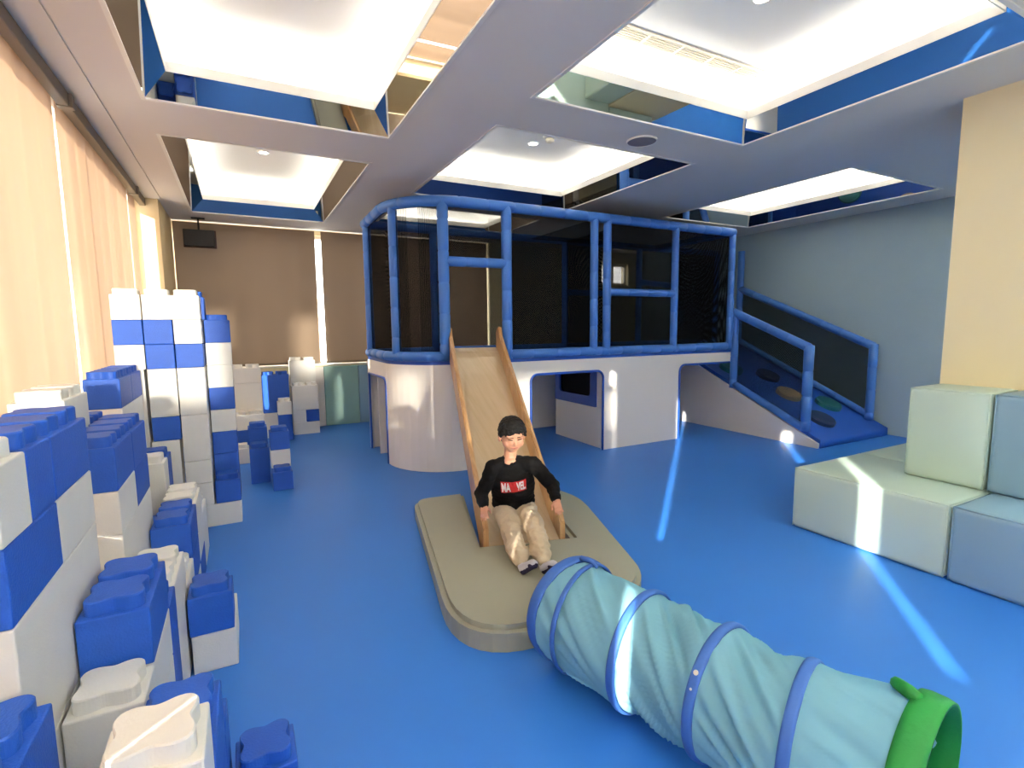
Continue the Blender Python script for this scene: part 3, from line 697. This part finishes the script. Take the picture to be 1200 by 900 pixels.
blk(B_, 0.375, 7.45, 0, 1, 1, 2, 'tall blue foam block under the small white cube near the back sill', gC)
blk(W_, 0.58, 7.917, 4, 2, 1, 2, 'white two-stud foam block topping the white column by the mint mats', gC)
blk(W_, 0.58, 7.74, 2, 2, 2, 2, 'white foam block in the middle of the white column by the mint mats', gC)
blk(W_, 0.58, 7.74, 1, 1, 2, 1, 'white foam block left of the small blue square in the column by the mint mats', gC)
blk(B_, 0.757, 7.74, 1, 1, 2, 1, 'blue foam block showing as a square in the white column by the mint mats', gC)
blk(W_, 0.58, 7.74, 0, 2, 2, 1, 'white foam block at the foot of the column by the mint mats', gC)
def covered(cx, cy, k):
    return any(q['k'] <= k < q['k'] + q['nz'] and q['x'] - 0.03 < cx < q['x'] + q['nx'] * U + 0.03 and q['y'] - 0.03 < cy < q['y'] + q['ny'] * U + 0.03 for q in blocks)
for q in blocks:
    root = bpy.data.objects.new('foam_block', None); C.objects.link(root); root.location = (q['x'], q['y'], q['k'] * U)
    tag(root, q['l'], 'foam block', q['g'])
    o = bpy.data.objects.new('block_body', body_mesh(q['c'], q['nx'], q['ny'], q['nz'])); C.objects.link(o); o.parent = root
    for i in range(q['nx']):
        for j in range(q['ny']):
            lx, ly = (i + 0.5) * U, (j + 0.5) * U
            if covered(q['x'] + lx, q['y'] + ly, q['k'] + q['nz']): continue
            s = bpy.data.objects.new('stud', stud_mesh(q['c'])); C.objects.link(s); s.parent = root; s.location = (lx, ly, q['nz'] * U - 0.001)

# ------------------------------------------------------------------ sofa blocks
def cushion(name, x0, x1, y0, y1, z0, z1, m, label, cat, group, bev=0.035):
    b = bmesh.new(); nn = 8
    b.free(); b = box(x0, x1, y0, y1, z0, z1, bev, 4)
    rt = thing(name, label, cat, ((x0 + x1) / 2, (y0 + y1) / 2, z0), group)
    obj('cushion_body', b, m, rt, True)
    # piping seams round the top and front edge
    e = bev * 0.30; zt = z1 - e
    pts = [(x0 + e, y0 + e, zt), (x1 - e, y0 + e, zt), (x1 - e, y1 - e, zt), (x0 + e, y1 - e, zt), (x0 + e, y0 + e, zt)]
    obj('piping', loft(pts, 0.0045, 6, True), m, rt, True)
    pts = [(x0 + e, y0 + e, z0 + .01), (x0 + e, y0 + e, zt)]
    obj('piping', loft(pts, 0.0045, 6, True), m, rt, True)
    pts = [(x0 + e, y1 - e, z0 + .01), (x0 + e, y1 - e, zt)]
    obj('piping', loft(pts, 0.0045, 6, True), m, rt, True)
    return rt
gS = 'vinyl sofa blocks by the cream pillar'
cushion('seat_block', 3.55, 4.405, 1.335, 2.28, 0, 0.455, 'mint', 'low mint vinyl seat block at the end of the sofa, struck by a sunbeam', 'seat block', gS)
cushion('seat_block', 4.41, 5.15, 1.79, 2.28, 0, 0.455, 'mint', 'low mint vinyl block behind the end seat, partly hidden by the upright backrest', 'seat block', gS)
cushion('seat_block', 3.55, 4.40, 0.38, 1.33, 0, 0.455, 'steel', 'steel-blue vinyl seat block at the right picture edge', 'seat block', gS)
cushion('seat_block', 3.55, 4.40, -0.57, 0.375, 0, 0.455, 'mint', 'mint vinyl seat block outside the right picture edge, mirrored in the ceiling', 'seat block', gS)
cushion('back_block', 4.0, 4.40, 1.345, 1.785, 0.456, 1.07, 'mint', 'upright mint vinyl backrest block against the cream pillar', 'backrest block', gS)
cushion('back_block', 4.0, 4.40, 0.40, 1.34, 0.456, 1.07, 'steel', 'upright steel-blue vinyl backrest block at the right picture edge', 'backrest block', gS)
cushion('back_block', 4.0, 4.40, -0.55, 0.395, 0.456, 1.07, 'mint', 'upright mint backrest block outside the right picture edge, mirrored in the ceiling', 'backrest block', gS)

# wall mats at the back
for x0, x1, m_, lb in ((0.96, 1.085, 'white', 'narrow white padded mat standing left of the teal one at the back wall'), (1.09, 1.60, 'teal_mat', 'pale teal padded mat against the back sill wall, left of the platform'),
                      (1.605, 2.15, 'steel', 'blue-grey padded mat at the back wall half hidden by the platform')):
    rt = thing('wall_mat', lb, 'wall mat', ((x0 + x1) / 2, 8.28, 0), 'padded mats along the back wall')
    obj('mat_body', box(x0, x1, 8.24, 8.325, 0.0, 0.92, 0.012, 3), m_, rt); obj('mat_seam', box(x0 + .01, x1 - .01, 8.237, 8.243, 0.885, 0.892), m_, rt)

# ------------------------------------------------------------------ tunnel
tun = thing('play_tunnel', "pale teal fabric crawl tunnel with blue bands and green end on the floor", 'play tunnel', (1.33, 1.15, 0))
ctr = [Vector(p) for p in ((1.238, 1.785, 0.242), (1.32, 1.42, 0.232), (1.40, 1.12, 0.232), (1.455, 0.86, 0.232), (1.60, 0.61, 0.232))]
axd = [Vector(p).normalized() for p in ((-0.08, 1, 0.0), (-0.30, 1, 0.0), (-0.24, 1, 0), (-0.34, 1, 0), (-0.17, 1, 0))]
RT = 0.232
def ringframe(i):
    a = -axd[i]; e1 = a.cross(Vector((0, 0, 1))).normalized(); e2 = Vector((0, 0, 1)); return a, e1, e2
NS, NC = 26, 160
b = bmesh.new(); rings = []
tot = 4
for seg in range(tot):
    for k in range(NS + (1 if seg == tot - 1 else 0)):
        t = k / NS; P0, P1 = ctr[seg], ctr[seg + 1]; m0 = -axd[seg] * (P1 - P0).length; m1 = -axd[seg + 1] * (P1 - P0).length
        h = lambda t_: P0 * (2 * t_ ** 3 - 3 * t_ ** 2 + 1) + m0 * (t_ ** 3 - 2 * t_ ** 2 + t_) + P1 * (-2 * t_ ** 3 + 3 * t_ ** 2) + m1 * (t_ ** 3 - t_ ** 2)
        p = h(t); a = (-axd[seg]).lerp(-axd[seg + 1], t).normalized(); e1 = a.cross(Vector((0, 0, 1))).normalized(); e2 = e1.cross(a)
        w = math.sin(PI * t) ** 0.75; amp = (0.022, 0.040, 0.034, 0.016)[seg]; sag = (0.014, 0.034, 0.022, 0.010)[seg]
        q = []
        for j in range(NC):
            th = 2 * PI * j / NC
            tw = th + t * (1.5, 1.9, 1.4, 0.6)[seg]
            fold = noise.noise(Vector((math.cos(tw) * 3.2, math.sin(tw) * 3.2, seg * 7.3 + t * 0.5))) + 0.6 * noise.noise(Vector((math.cos(tw) * 8, math.sin(tw) * 8, seg * 3.1 + t * 0.6))) + 0.28 * noise.noise(Vector((math.cos(tw) * 19, math.sin(tw) * 19, seg * 5.7 + t * 1.2)))
            rr = RT - 0.004 - w * sag + w * amp * fold
            v = p + e1 * math.cos(th) * rr + e2 * math.sin(th) * rr; v.z = max(v.z, 0.003)
            q.append(b.verts.new(v))
        rings.append(q)
for i in range(len(rings) - 1):
    for j in range(NC): b.faces.new((rings[i][j], rings[i][(j + 1) % NC], rings[i + 1][(j + 1) % NC], rings[i + 1][j]))
bmesh.ops.recalc_face_normals(b, faces=b.faces)
obj('fabric_cover', b, 'tunnel', tun, True)
def hoop(i, w, m, name, dr=0.003, off=0.0, tilt=0.0, squash=1.0):
    b = bmesh.new(); a, e1, e2 = ringframe(i); c_ = ctr[i] + a * off; N = 72; rg = []
    for j in range(N):
        th = 2 * PI * j / N; rad = e1 * math.cos(th) + e2 * math.sin(th)
        sh = a * tilt * math.cos(th)
        q = []
        for (dx, d_) in ((-w / 2, dr), (-w / 4, dr + 0.004), (w / 4, dr + 0.004), (w / 2, dr), (w / 2, -0.006), (-w / 2, -0.006)):
            v = c_ + sh + a * dx + rad * (RT + d_ - 0.004); v.z = max(v.z, 0.001); q.append(b.verts.new(v))
        rg.append(q)
    for j in range(N):
        A, B2 = rg[j], rg[(j + 1) % N]
        for k in range(6): b.faces.new((A[k], A[(k + 1) % 6], B2[(k + 1) % 6], B2[k]))
    bmesh.ops.recalc_face_normals(b, faces=b.faces)
    return obj(name, b, m, tun, True)
hoop(0, 0.055, 'band', 'end_band'); hoop(0, 0.024, 'band', 'hoop_band', 0.001, 0.085, 0.06)
for i in (1, 2, 3): hoop(i, 0.034, 'band', 'hoop_band')
gb = hoop(4, 0.075, 'green', 'end_band', 0.004); gb['label'] = 'green end band'
# small blue and green ties and a worn mark
a, e1, e2 = ringframe(0)
obj('tie_strap', box(-0.012, 0.012, 0, 0.09, 0.0, 0.006, 0.002).__class__ and loft([ctr[0] + a * 0.02 + e2 * (RT + 0.006) + e1 * -0.03, ctr[0] + a * 0.07 + e2 * (RT + 0.004) + e1 * -0.05, ctr[0] + a * 0.10 + e2 * (RT - 0.01) + e1 * -0.055], [0.012, 0.012, 0.010], 8), 'band', tun, True)
a, e1, e2 = ringframe(4)
o = obj('tie_strap', loft([ctr[4] - a * 0.02 + e2 * (RT + 0.002), ctr[4] - a * 0.05 + e2 * (RT + 0.001) - e1 * 0.015, ctr[4] - a * 0.085 + e2 * (RT - 0.012) - e1 * 0.05, ctr[4] - a * 0.10 + e2 * (RT - 0.04) - e1 * 0.09], [0.017, 0.020, 0.018, 0.012], 8), 'green', tun, True); o['label'] = 'green tie strap'
a, e1, e2 = ringframe(2); side_ = e1 if e1.x < 0 else -e1
for k_, (th, s_) in enumerate(((0.72, 0.010), (0.50, 0.005))):
    rad = side_ * math.cos(th) + e2 * math.sin(th)
    o = obj('worn_patch', loft([ctr[2] + rad * (RT + 0.001), ctr[2] + rad * (RT + 0.0045)], [s_, s_ * 0.8], 9), 'grille', tun)

# ------------------------------------------------------------------ the boy
J = dict(head=(1.464, 2.781, 0.808), chin=(1.449, 2.743, 0.719), neck=(1.463, 2.806, 0.648), shL=(1.362, 2.845, 0.592), shR=(1.588, 2.735, 0.612), elL=(1.302, 2.905, 0.437), elR=(1.700, 2.68, 0.492),
         wrL=(1.281, 2.823, 0.384), wrR=(1.654, 2.565, 0.437), fiL=(1.256, 2.758, 0.305), fiR=(1.635, 2.497, 0.364), chest=(1.484, 2.835, 0.507), waist=(1.526, 2.885, 0.354),
         hipL=(1.476, 2.913, 0.290), hipR=(1.590, 2.860, 0.297), knL=(1.385, 2.660, 0.265), knR=(1.511, 2.590, 0.280), anL=(1.325, 2.415, 0.185), anR=(1.428, 2.355, 0.190),
         heL=(1.318, 2.385, 0.155), heR=(1.424, 2.330, 0.155), toL=(1.330, 2.300, 0.215), toR=(1.420, 2.240, 0.215))
J = {k: Vector(v) for k, v in J.items()}
for k_ in ('shL', 'shR'): J[k_] += Vector((0, 0, 0.022))
J['neck'] += Vector((0, 0, 0.012))
def ball(b, c, rad, rot=None, sub=2):
    g = bmesh.ops.create_icosphere(b, subdivisions=sub, radius=1.0)
    m = Matrix.Translation(c) @ (rot.to_4x4() if rot else Matrix.Identity(4)) @ Matrix.Diagonal((*rad, 1) if isinstance(rad, (tuple, list)) else (rad, rad, rad, 1))
    bmesh.ops.transform(b, matrix=m, verts=g['verts'])
def limb(b, p, q, r0, r1, n=None):
    L_ = (q - p).length; n = n or max(3, int(L_ / (min(r0, r1) * 0.45)))
    for i in range(n + 1):
        t = i / n; ball(b, p.lerp(q, t), r0 + (r1 - r0) * t, sub=2)
def blob(name, b, voxel, m, parent, smooth=4, wr=0, wsc=18, seed=0):
    me = bpy.data.meshes.new(name); b.to_mesh(me); b.free(); o = bpy.data.objects.new(name, me); C.objects.link(o)
    md = o.modifiers.new('r', 'REMESH'); md.mode = 'VOXEL'; md.voxel_size = voxel
    sm = o.modifiers.new('s', 'SMOOTH'); sm.iterations = smooth; sm.factor = 0.5
    dg = bpy.context.evaluated_depsgraph_get(); dg.update(); me2 = bpy.data.meshes.new_from_object(o.evaluated_get(dg)); bpy.data.objects.remove(o)
    if wr:
        nrm = [v.normal.copy() for v in me2.vertices]
        for v, n_ in zip(me2.vertices, nrm):
            c_ = v.co; k = noise.noise(Vector((c_.x * wsc * 0.6 + seed, c_.y * wsc, c_.z * wsc * 1.3))) + 0.5 * noise.noise(c_ * wsc * 2.3)
            v.co = c_ + n_ * (k * wr)
    return obj(name, me2, m, parent, True)
boy = thing('person', 'boy with short black hair in black sweatshirt and beige trousers sitting on the slide', 'person', (1.5, 2.8, 0.19))
# frames
right = (J['shR'] - J['shL']).normalized(); upv = (J['neck'] - J['waist']).normalized(); fwd = -(right.cross(upv)).normalized()
if fwd.y > 0: fwd = -fwd
right = upv.cross(fwd).normalized(); right = right if right.x > 0 else -right
TR = Matrix((right, -fwd, upv)).transposed()     # columns: right, back, up
# head frame: turned to image right a little and tipped down
hy = Vector((-0.22, -0.93, -0.22)).normalized(); hr = hy.cross(Vector((0, 0, 1))).normalized(); hr = hr if hr.x > 0 else -hr
hu = hr.cross(-hy).normalized(); hu = hu if hu.z > 0 else -hu
HR = Matrix((hr, -hy, hu)).transposed(); HC = J['head'] + Vector((0, 0, 0.012))
def hp(x, y, z): return HC + hr * x + hy * y + hu * z        # x: image right, y: forward, z: up
b = bmesh.new()
ball(b, hp(0, -0.012, 0.025), (0.076, 0.088, 0.082), HR, 3)
ball(b, hp(0, 0.012, -0.02), (0.066, 0.070, 0.075), HR, 3)
ball(b, hp(0, 0.030, -0.068), (0.036, 0.036, 0.028), HR, 3)
for s in (-1, 1):
    ball(b, hp(0.036 * s, 0.040, -0.030), (0.030, 0.030, 0.030), HR)
    ball(b, hp(0.078 * s, -0.010, -0.012), (0.010, 0.020, 0.028), HR)
    ball(b, hp(0.030 * s, 0.062, 0.020), (0.022, 0.014, 0.010), HR)
limb(b, hp(0, 0.072, 0.004), hp(0, 0.088, -0.022), 0.006, 0.0095); ball(b, hp(-0.009, 0.078, -0.025), 0.0065); ball(b, hp(0.009, 0.078, -0.025), 0.0065)
ball(b, hp(0, 0.070, -0.050), (0.020, 0.010, 0.007), HR)
limb(b, hp(0, -0.015, -0.04), J['neck'] + Vector((0, 0.01, -0.03)), 0.040, 0.044)
limb(b, J['neck'] - upv * 0.03, J['waist'], 0.07, 0.08)
for s in ('L', 'R'):
    limb(b, J['neck'] - upv * 0.03, J['sh' + s], 0.045, 0.038); limb(b, J['sh' + s], J['el' + s], 0.034, 0.027); limb(b, J['el' + s], J['wr' + s], 0.027, 0.020)
    limb(b, J['waist'], J['hip' + s], 0.07, 0.06); limb(b, J['hip' + s], J['kn' + s], 0.055, 0.040); limb(b, J['kn' + s], J['an' + s], 0.040, 0.026); limb(b, J['an' + s], J['he' + s], 0.026, 0.024); limb(b, J['he' + s], J['to' + s], 0.024, 0.018)
# hands
def hand(wr, fi, side):
    d = (fi - wr).normalized(); out = Vector((0.85, -0.5, 0)).normalized() * (1 if side == 'R' else -1)
    lat = (fwd - d * fwd.dot(d)).normalized(); pn = d.cross(lat).normalized()     # lat: across the knuckles
    if side == 'R': lat = (right * 0.8 + fwd * 0.5); lat = (lat - d * lat.dot(d)).normalized()
    else: lat = (right * 0.8 + fwd * 0.35); lat = (lat - d * lat.dot(d)).normalized()
    palm = lat.cross(d).normalized(); palm = palm if palm.dot(fwd) < 0 else -palm
    mid = wr + d * 0.040
    for i in range(-2, 3): limb(b, wr + lat * 0.006 * i + d * 0.005, wr + d * 0.050 + lat * 0.0085 * i, 0.012, 0.0095)
    for i, L_ in ((-1.5, 0.036), (-0.5, 0.042), (0.5, 0.040), (1.5, 0.031)):
        s_ = wr + d * 0.052 + lat * 0.0125 * i
        dd = (d + lat * 0.12 * i + palm * 0.15).normalized(); m_ = s_ + dd * L_ * 0.5; dd2 = (dd + palm * 0.55).normalized()
        limb(b, s_, m_, 0.0070, 0.0062); limb(b, m_, m_ + dd2 * L_ * 0.5, 0.0062, 0.0050)
    ts = 1 if side == 'L' else -1
    p0 = wr + d * 0.016 + lat * ts * 0.016; p1 = p0 + (d * 0.6 + lat * ts * 0.8).normalized() * 0.024; p2 = p1 + (d * 0.95 + lat * ts * 0.25 + palm * 0.2).normalized() * 0.022
    limb(b, p0, p1, 0.0092, 0.0080); limb(b, p1, p2, 0.0078, 0.0058)
hand(J['wrL'], J['fiL'], 'L'); hand(J['wrR'], J['fiR'], 'R')
blob('body', b, 0.0036, 'skin', boy, 3)
# hair
b = bmesh.new()
ball(b, hp(0, -0.018, 0.044), (0.083, 0.090, 0.080), HR, 3); ball(b, hp(0, -0.050, 0.002), (0.078, 0.064, 0.078), HR, 3)
for i in range(-8, 9):
    x = i * 0.0092; limb(b, hp(x * 0.8, 0.020, 0.105 - abs(i) * 0.003), hp(x, 0.071 - abs(x) ** 2 * 5.6, 0.036 + 0.0055 * ((i * 5) % 3) - (0.0012 * abs(i) if i < 0 else -0.0012 * i)), 0.014, 0.0056)
for s in (-1, 1):
    for q in range(4): limb(b, hp(0.070 * s, 0.02 - q * 0.016, 0.05), hp(0.080 * s, 0.026 - q * 0.018, 0.008 - q * 0.004), 0.016, 0.007)
hm = blob('hair', b, 0.0045, 'hair', boy, 1, 0.0045, 55, 3)
for s in (-1, 1):
    b = bmesh.new(); limb(b, hp(0.018 * s, 0.0765, 0.005), hp(0.042 * s, 0.068, 0.006), 0.0036, 0.0028, 8); obj('eye', b, 'dark_feature', boy, True)
    b = bmesh.new(); limb(b, hp(0.014 * s, 0.0795, 0.023), hp(0.046 * s, 0.068, 0.022), 0.0032, 0.0022, 10); obj('eyebrow', b, 'dark_feature', boy, True)
b = bmesh.new(); limb(b, hp(-0.019, 0.0735, -0.046), hp(0, 0.0815, -0.049), 0.003, 0.0045, 8); limb(b, hp(0, 0.0815, -0.049), hp(0.019, 0.0735, -0.046), 0.0045, 0.003, 8); obj('lips', b, 'lip', boy, True)
# sweatshirt
b = bmesh.new()
mid = J['chest']
for t in [i / 10 for i in range(11)]:
    c_ = (J['neck'] - upv * 0.050).lerp(J['waist'] + upv * 0.0, t); hw = 0.105 + 0.035 * min(1, t * 2.5); ball(b, c_, (hw + 0.006, 0.082 + 0.014 * math.sin(t * PI), 0.05), TR, 3)
ball(b, J['waist'] - upv * 0.005, (0.138, 0.094, 0.045), TR, 3)
for s in ('L', 'R'):
    limb(b, (J['neck'] - upv * 0.032), J['sh' + s], 0.050, 0.050); limb(b, J['sh' + s], J['el' + s], 0.053, 0.046); limb(b, J['el' + s], J['wr' + s].lerp(J['el' + s], 0.12), 0.046, 0.034)
ball(b, J['neck'] - upv * 0.012, (0.060, 0.058, 0.020), TR, 3); ball(b, J['neck'] - upv * 0.034 + fwd * 0.018, (0.092, 0.064, 0.030), TR, 3); ball(b, J['neck'] - upv * 0.014 + fwd * 0.004, (0.066, 0.058, 0.022), TR, 3)
ball(b, J['neck'] - upv * 0.008 + fwd * 0.020, (0.058, 0.046, 0.024), TR, 3); ball(b, J['neck'] - upv * 0.030 + fwd * 0.034, (0.080, 0.050, 0.034), TR, 3)
for s in ('L', 'R'): limb(b, J['neck'] - upv * 0.008, J['sh' + s], 0.040, 0.048)
shirt = blob('sweatshirt', b, 0.006, 'shirt', boy, 3, 0.0085, 17, 1)
for s in ('L', 'R'):
    d = (J['wr' + s] - J['el' + s]).normalized(); e = J['wr' + s] - d * 0.012
    b = loft([e - d * 0.028, e - d * 0.022, e, e + d * 0.004], [0.034, 0.0355, 0.032, 0.026], 18); obj('cuff', b, 'shirt', boy, True)
nc = J['neck'] + upv * 0.006 + fwd * 0.010
obj('collar', loft([nc + right * 0.052 * math.cos(2 * PI * k / 24) + fwd * 0.050 * math.sin(2 * PI * k / 24) - upv * 0.012 * math.sin(2 * PI * k / 24) for k in range(25)], 0.0085, 10, False), 'shirt', boy, True)
# trousers
b = bmesh.new()
for t in [i / 4 for i in range(5)]: ball(b, J['waist'].lerp((J['hipL'] + J['hipR']) / 2, t) - upv * 0.005, (0.105 + 0.015 * t, 0.080, 0.05), TR, 3)
for s in ('L', 'R'):
    limb(b, J['hip' + s], J['kn' + s], 0.084, 0.066); limb(b, J['kn' + s], J['an' + s].lerp(J['kn' + s], 0.18), 0.066, 0.060); limb(b, J['an' + s].lerp(J['kn' + s], 0.18), J['an' + s], 0.056, 0.036)
blob('trousers', b, 0.006, 'pants', boy, 2, 0.013, 17, 9)
for s in ('L', 'R'):
    b = bmesh.new(); limb(b, J['an' + s].lerp(J['kn' + s], 0.12), J['he' + s], 0.031, 0.029); limb(b, J['he' + s], J['to' + s], 0.028, 0.024); fd = (J['to' + s] - J['he' + s]).normalized()
    sd = right * 0.010; limb(b, J['he' + s] + sd + fd * 0.03, J['to' + s] + sd, 0.022, 0.019); limb(b, J['he' + s] - sd + fd * 0.03, J['to' + s] - sd, 0.022, 0.019)
    sk = blob('sock', b, 0.0045, 'sock', boy, 3, 0.001, 50)
    sn = (fd.cross(right)).normalized(); sn = sn if sn.y < 0 else -sn
    b = bmesh.new(); limb(b, J['he' + s] + sn * 0.014, J['to' + s] + sn * 0.010, 0.0215, 0.0205); limb(b, J['to' + s] + sn * 0.010 + sd, J['to' + s] + sn * 0.010 - sd, 0.019, 0.019)
    so = blob('sock_sole', b, 0.004, 'sole', boy, 2); so['label'] = 'navy sole of the sock'
# chest print: red panel with white lettering, laid onto the shirt
bv = BVHTree.FromPolygons([v.co.copy() for v in shirt.data.vertices], [list(p.vertices) for p in shirt.data.polygons])
pc = J['chest'] + upv * 0.012 + right * 0.012
def on_shirt(x, z, off):
    p = pc + right * x + upv * z + fwd * 0.3; hit, nn, i_, d_ = bv.ray_cast(p, -fwd)
    if hit is None: hit = pc + right * x + upv * z + fwd * 0.09
    return hit + fwd * off
def print_grid(x0, x1, z0, z1, off, m, name):
    b = bmesh.new(); nx, nz = 24, 10; g = [[b.verts.new(on_shirt(x0 + (x1 - x0) * i / nx, z0 + (z1 - z0) * j / nz, off)) for j in range(nz + 1)] for i in range(nx + 1)]
    for i in range(nx):
        for j in range(nz): b.faces.new((g[i][j], g[i + 1][j], g[i + 1][j + 1], g[i][j + 1]))
    return obj(name, b, m, boy, True)
print_grid(-0.082, 0.080, -0.036, 0.040, 0.0035, 'red', 'print_panel')
def letters(txt, x0, x1, z0, z1):
    cu = bpy.data.curves.new('t', 'FONT'); cu.body = txt; cu.offset = 0.045; cu.space_character = 0.95; o = bpy.data.objects.new('t', cu); C.objects.link(o)
    dg = bpy.context.evaluated_depsgraph_get(); dg.update(); me = bpy.data.meshes.new_from_object(o.evaluated_get(dg)); bpy.data.objects.remove(o)
    bm_ = bmesh.new(); bm_.from_mesh(me); bmesh.ops.triangulate(bm_, faces=bm_.faces[:])
    bmesh.ops.subdivide_edges(bm_, edges=bm_.edges[:], cuts=1)
    X = [v.co.x for v in bm_.verts]; Y = [v.co.y for v in bm_.verts]; ax, bx_, ay, by = min(X), max(X), min(Y), max(Y)
    for v in bm_.verts:
        v.co = on_shirt(x0 + (v.co.x - ax) / (bx_ - ax) * (x1 - x0), z0 + (v.co.y - ay) / (by - ay) * (z1 - z0), 0.006)
    return obj('print_lettering', bm_, 'whiteprint', boy)
letters('MA', -0.077, -0.020, -0.029, 0.033); letters('VEL', 0.016, 0.075, -0.029, 0.033)
b = bmesh.new(); N = 24; cv = b.verts.new(on_shirt(-0.002, 0.003, 0.0058)); rg = [b.verts.new(on_shirt(-0.002 + 0.019 * math.cos(2 * PI * k / N), 0.003 + 0.035 * math.sin(2 * PI * k / N), 0.0058)) for k in range(N)]
for k in range(N): b.faces.new((cv, rg[k], rg[(k + 1) % N]))
obj('print_roundel', b, 'red', boy)

# ------------------------------------------------------------------ ceiling fittings
def lathe(cx, cy, prof_, n=32):
    b = bmesh.new(); rg = [[b.verts.new((cx + r_ * math.cos(2 * PI * k / n), cy + r_ * math.sin(2 * PI * k / n), z)) for k in range(n)] for r_, z in prof_]
    for i in range(len(rg) - 1):
        for k in range(n): b.faces.new((rg[i][k], rg[i][(k + 1) % n], rg[i + 1][(k + 1) % n], rg[i + 1][k]))
    return b
for (x, y, lb) in ((0.34, 6.45, 'small round downlight in the farther left ceiling coffer'), (2.87, 4.90, 'small round downlight in the middle ceiling coffer above the cage'), (2.87, 2.19, 'small round downlight in the near right ceiling coffer')):
    rt = thing('downlight', lb, 'ceiling light', (x, y, H + TOP), 'recessed downlights')
    obj('lamp_ring', lathe(x, y, [(0.062, H + TOP), (0.060, H + TOP - 0.008), (0.047, H + TOP - 0.010), (0.046, H + TOP)]), 'trim', rt)
    obj('lamp_lens', loft([(x, y, H + TOP - 0.001), (x, y, H + TOP - 0.007)], 0.045, 28), 'lamp', rt)
x, y = 2.93, 4.66
rt = thing('smoke_detector', 'white ceiling smoke detector beside the downlight of the middle coffer', 'smoke detector', (x, y, H + TOP))
obj('detector_base', loft([(x, y, H + TOP), (x, y, H + TOP - 0.02), (x, y, H + TOP - 0.026)], [0.07, 0.07, 0.055], 24), 'trim', rt, True)
obj('detector_cap', loft([(x, y, H + TOP - 0.026), (x, y, H + TOP - 0.05), (x, y, H + TOP - 0.06)], [0.045, 0.045, 0.025], 24), 'grille', rt, True)
x, y = 2.99, 3.35
rt = thing('ceiling_speaker', 'round grey ceiling speaker between the two right-hand coffers', 'speaker', (x, y, H))
obj('speaker_grille', loft([(x, y, H - 0.001), (x, y, H - 0.008), (x, y, H - 0.012)], [0.115, 0.115, 0.10], 32), 'speaker_grey', rt)
obj('speaker_rim', lathe(x, y, [(0.124, H), (0.122, H - 0.010), (0.115, H - 0.012), (0.114, H)]), 'trim', rt)
rt = thing('air_grille', 'long cream air grille in the ceiling of the near right coffer', 'air grille', (3.0, 2.83, H + TOP))
obj('grille_frame', holed([(2.23, 2.76), (3.77, 2.76), (3.77, 2.90), (2.23, 2.90)], [[(2.25 + k * 0.305, 2.775), (2.25 + k * 0.305, 2.885), (2.25 + k * 0.305 + 0.285, 2.885), (2.25 + k * 0.305 + 0.285, 2.775)] for k in range(5)], 0.01, Matrix.Translation((0, 0, H + TOP - 0.008))), 'grille', rt)
for k in range(5):
    yy = 2.785 + k * 0.0225
    obj('grille_slat', box(2.245, 3.755, yy - 0.003, yy + 0.003, H + TOP - 0.012, H + TOP - 0.002), 'grille', rt)
# black box hanging by the back blinds
rt = thing('hanging_sign_box', 'small black box hanging from the ceiling in front of the back blind', 'hanging box', (-0.42, 8.22, H))
obj('box_body', box(-0.60, -0.24, 8.17, 8.26, 2.62, 2.84, 0.01), 'black', rt); obj('box_rim', box(-0.61, -0.22, 8.255, 8.27, 2.61, 2.85, 0.004), mat('dark_brown_plastic', (74, 42, 34), 0.5), rt)
obj('hanger', loft([(-0.42, 8.22, 2.84), (-0.42, 8.22, H)], 0.012, 10), 'black', rt); obj('hanger_plate', box(-0.50, -0.34, 8.19, 8.25, H - 0.015, H - 0.001, 0.003), 'black', rt)
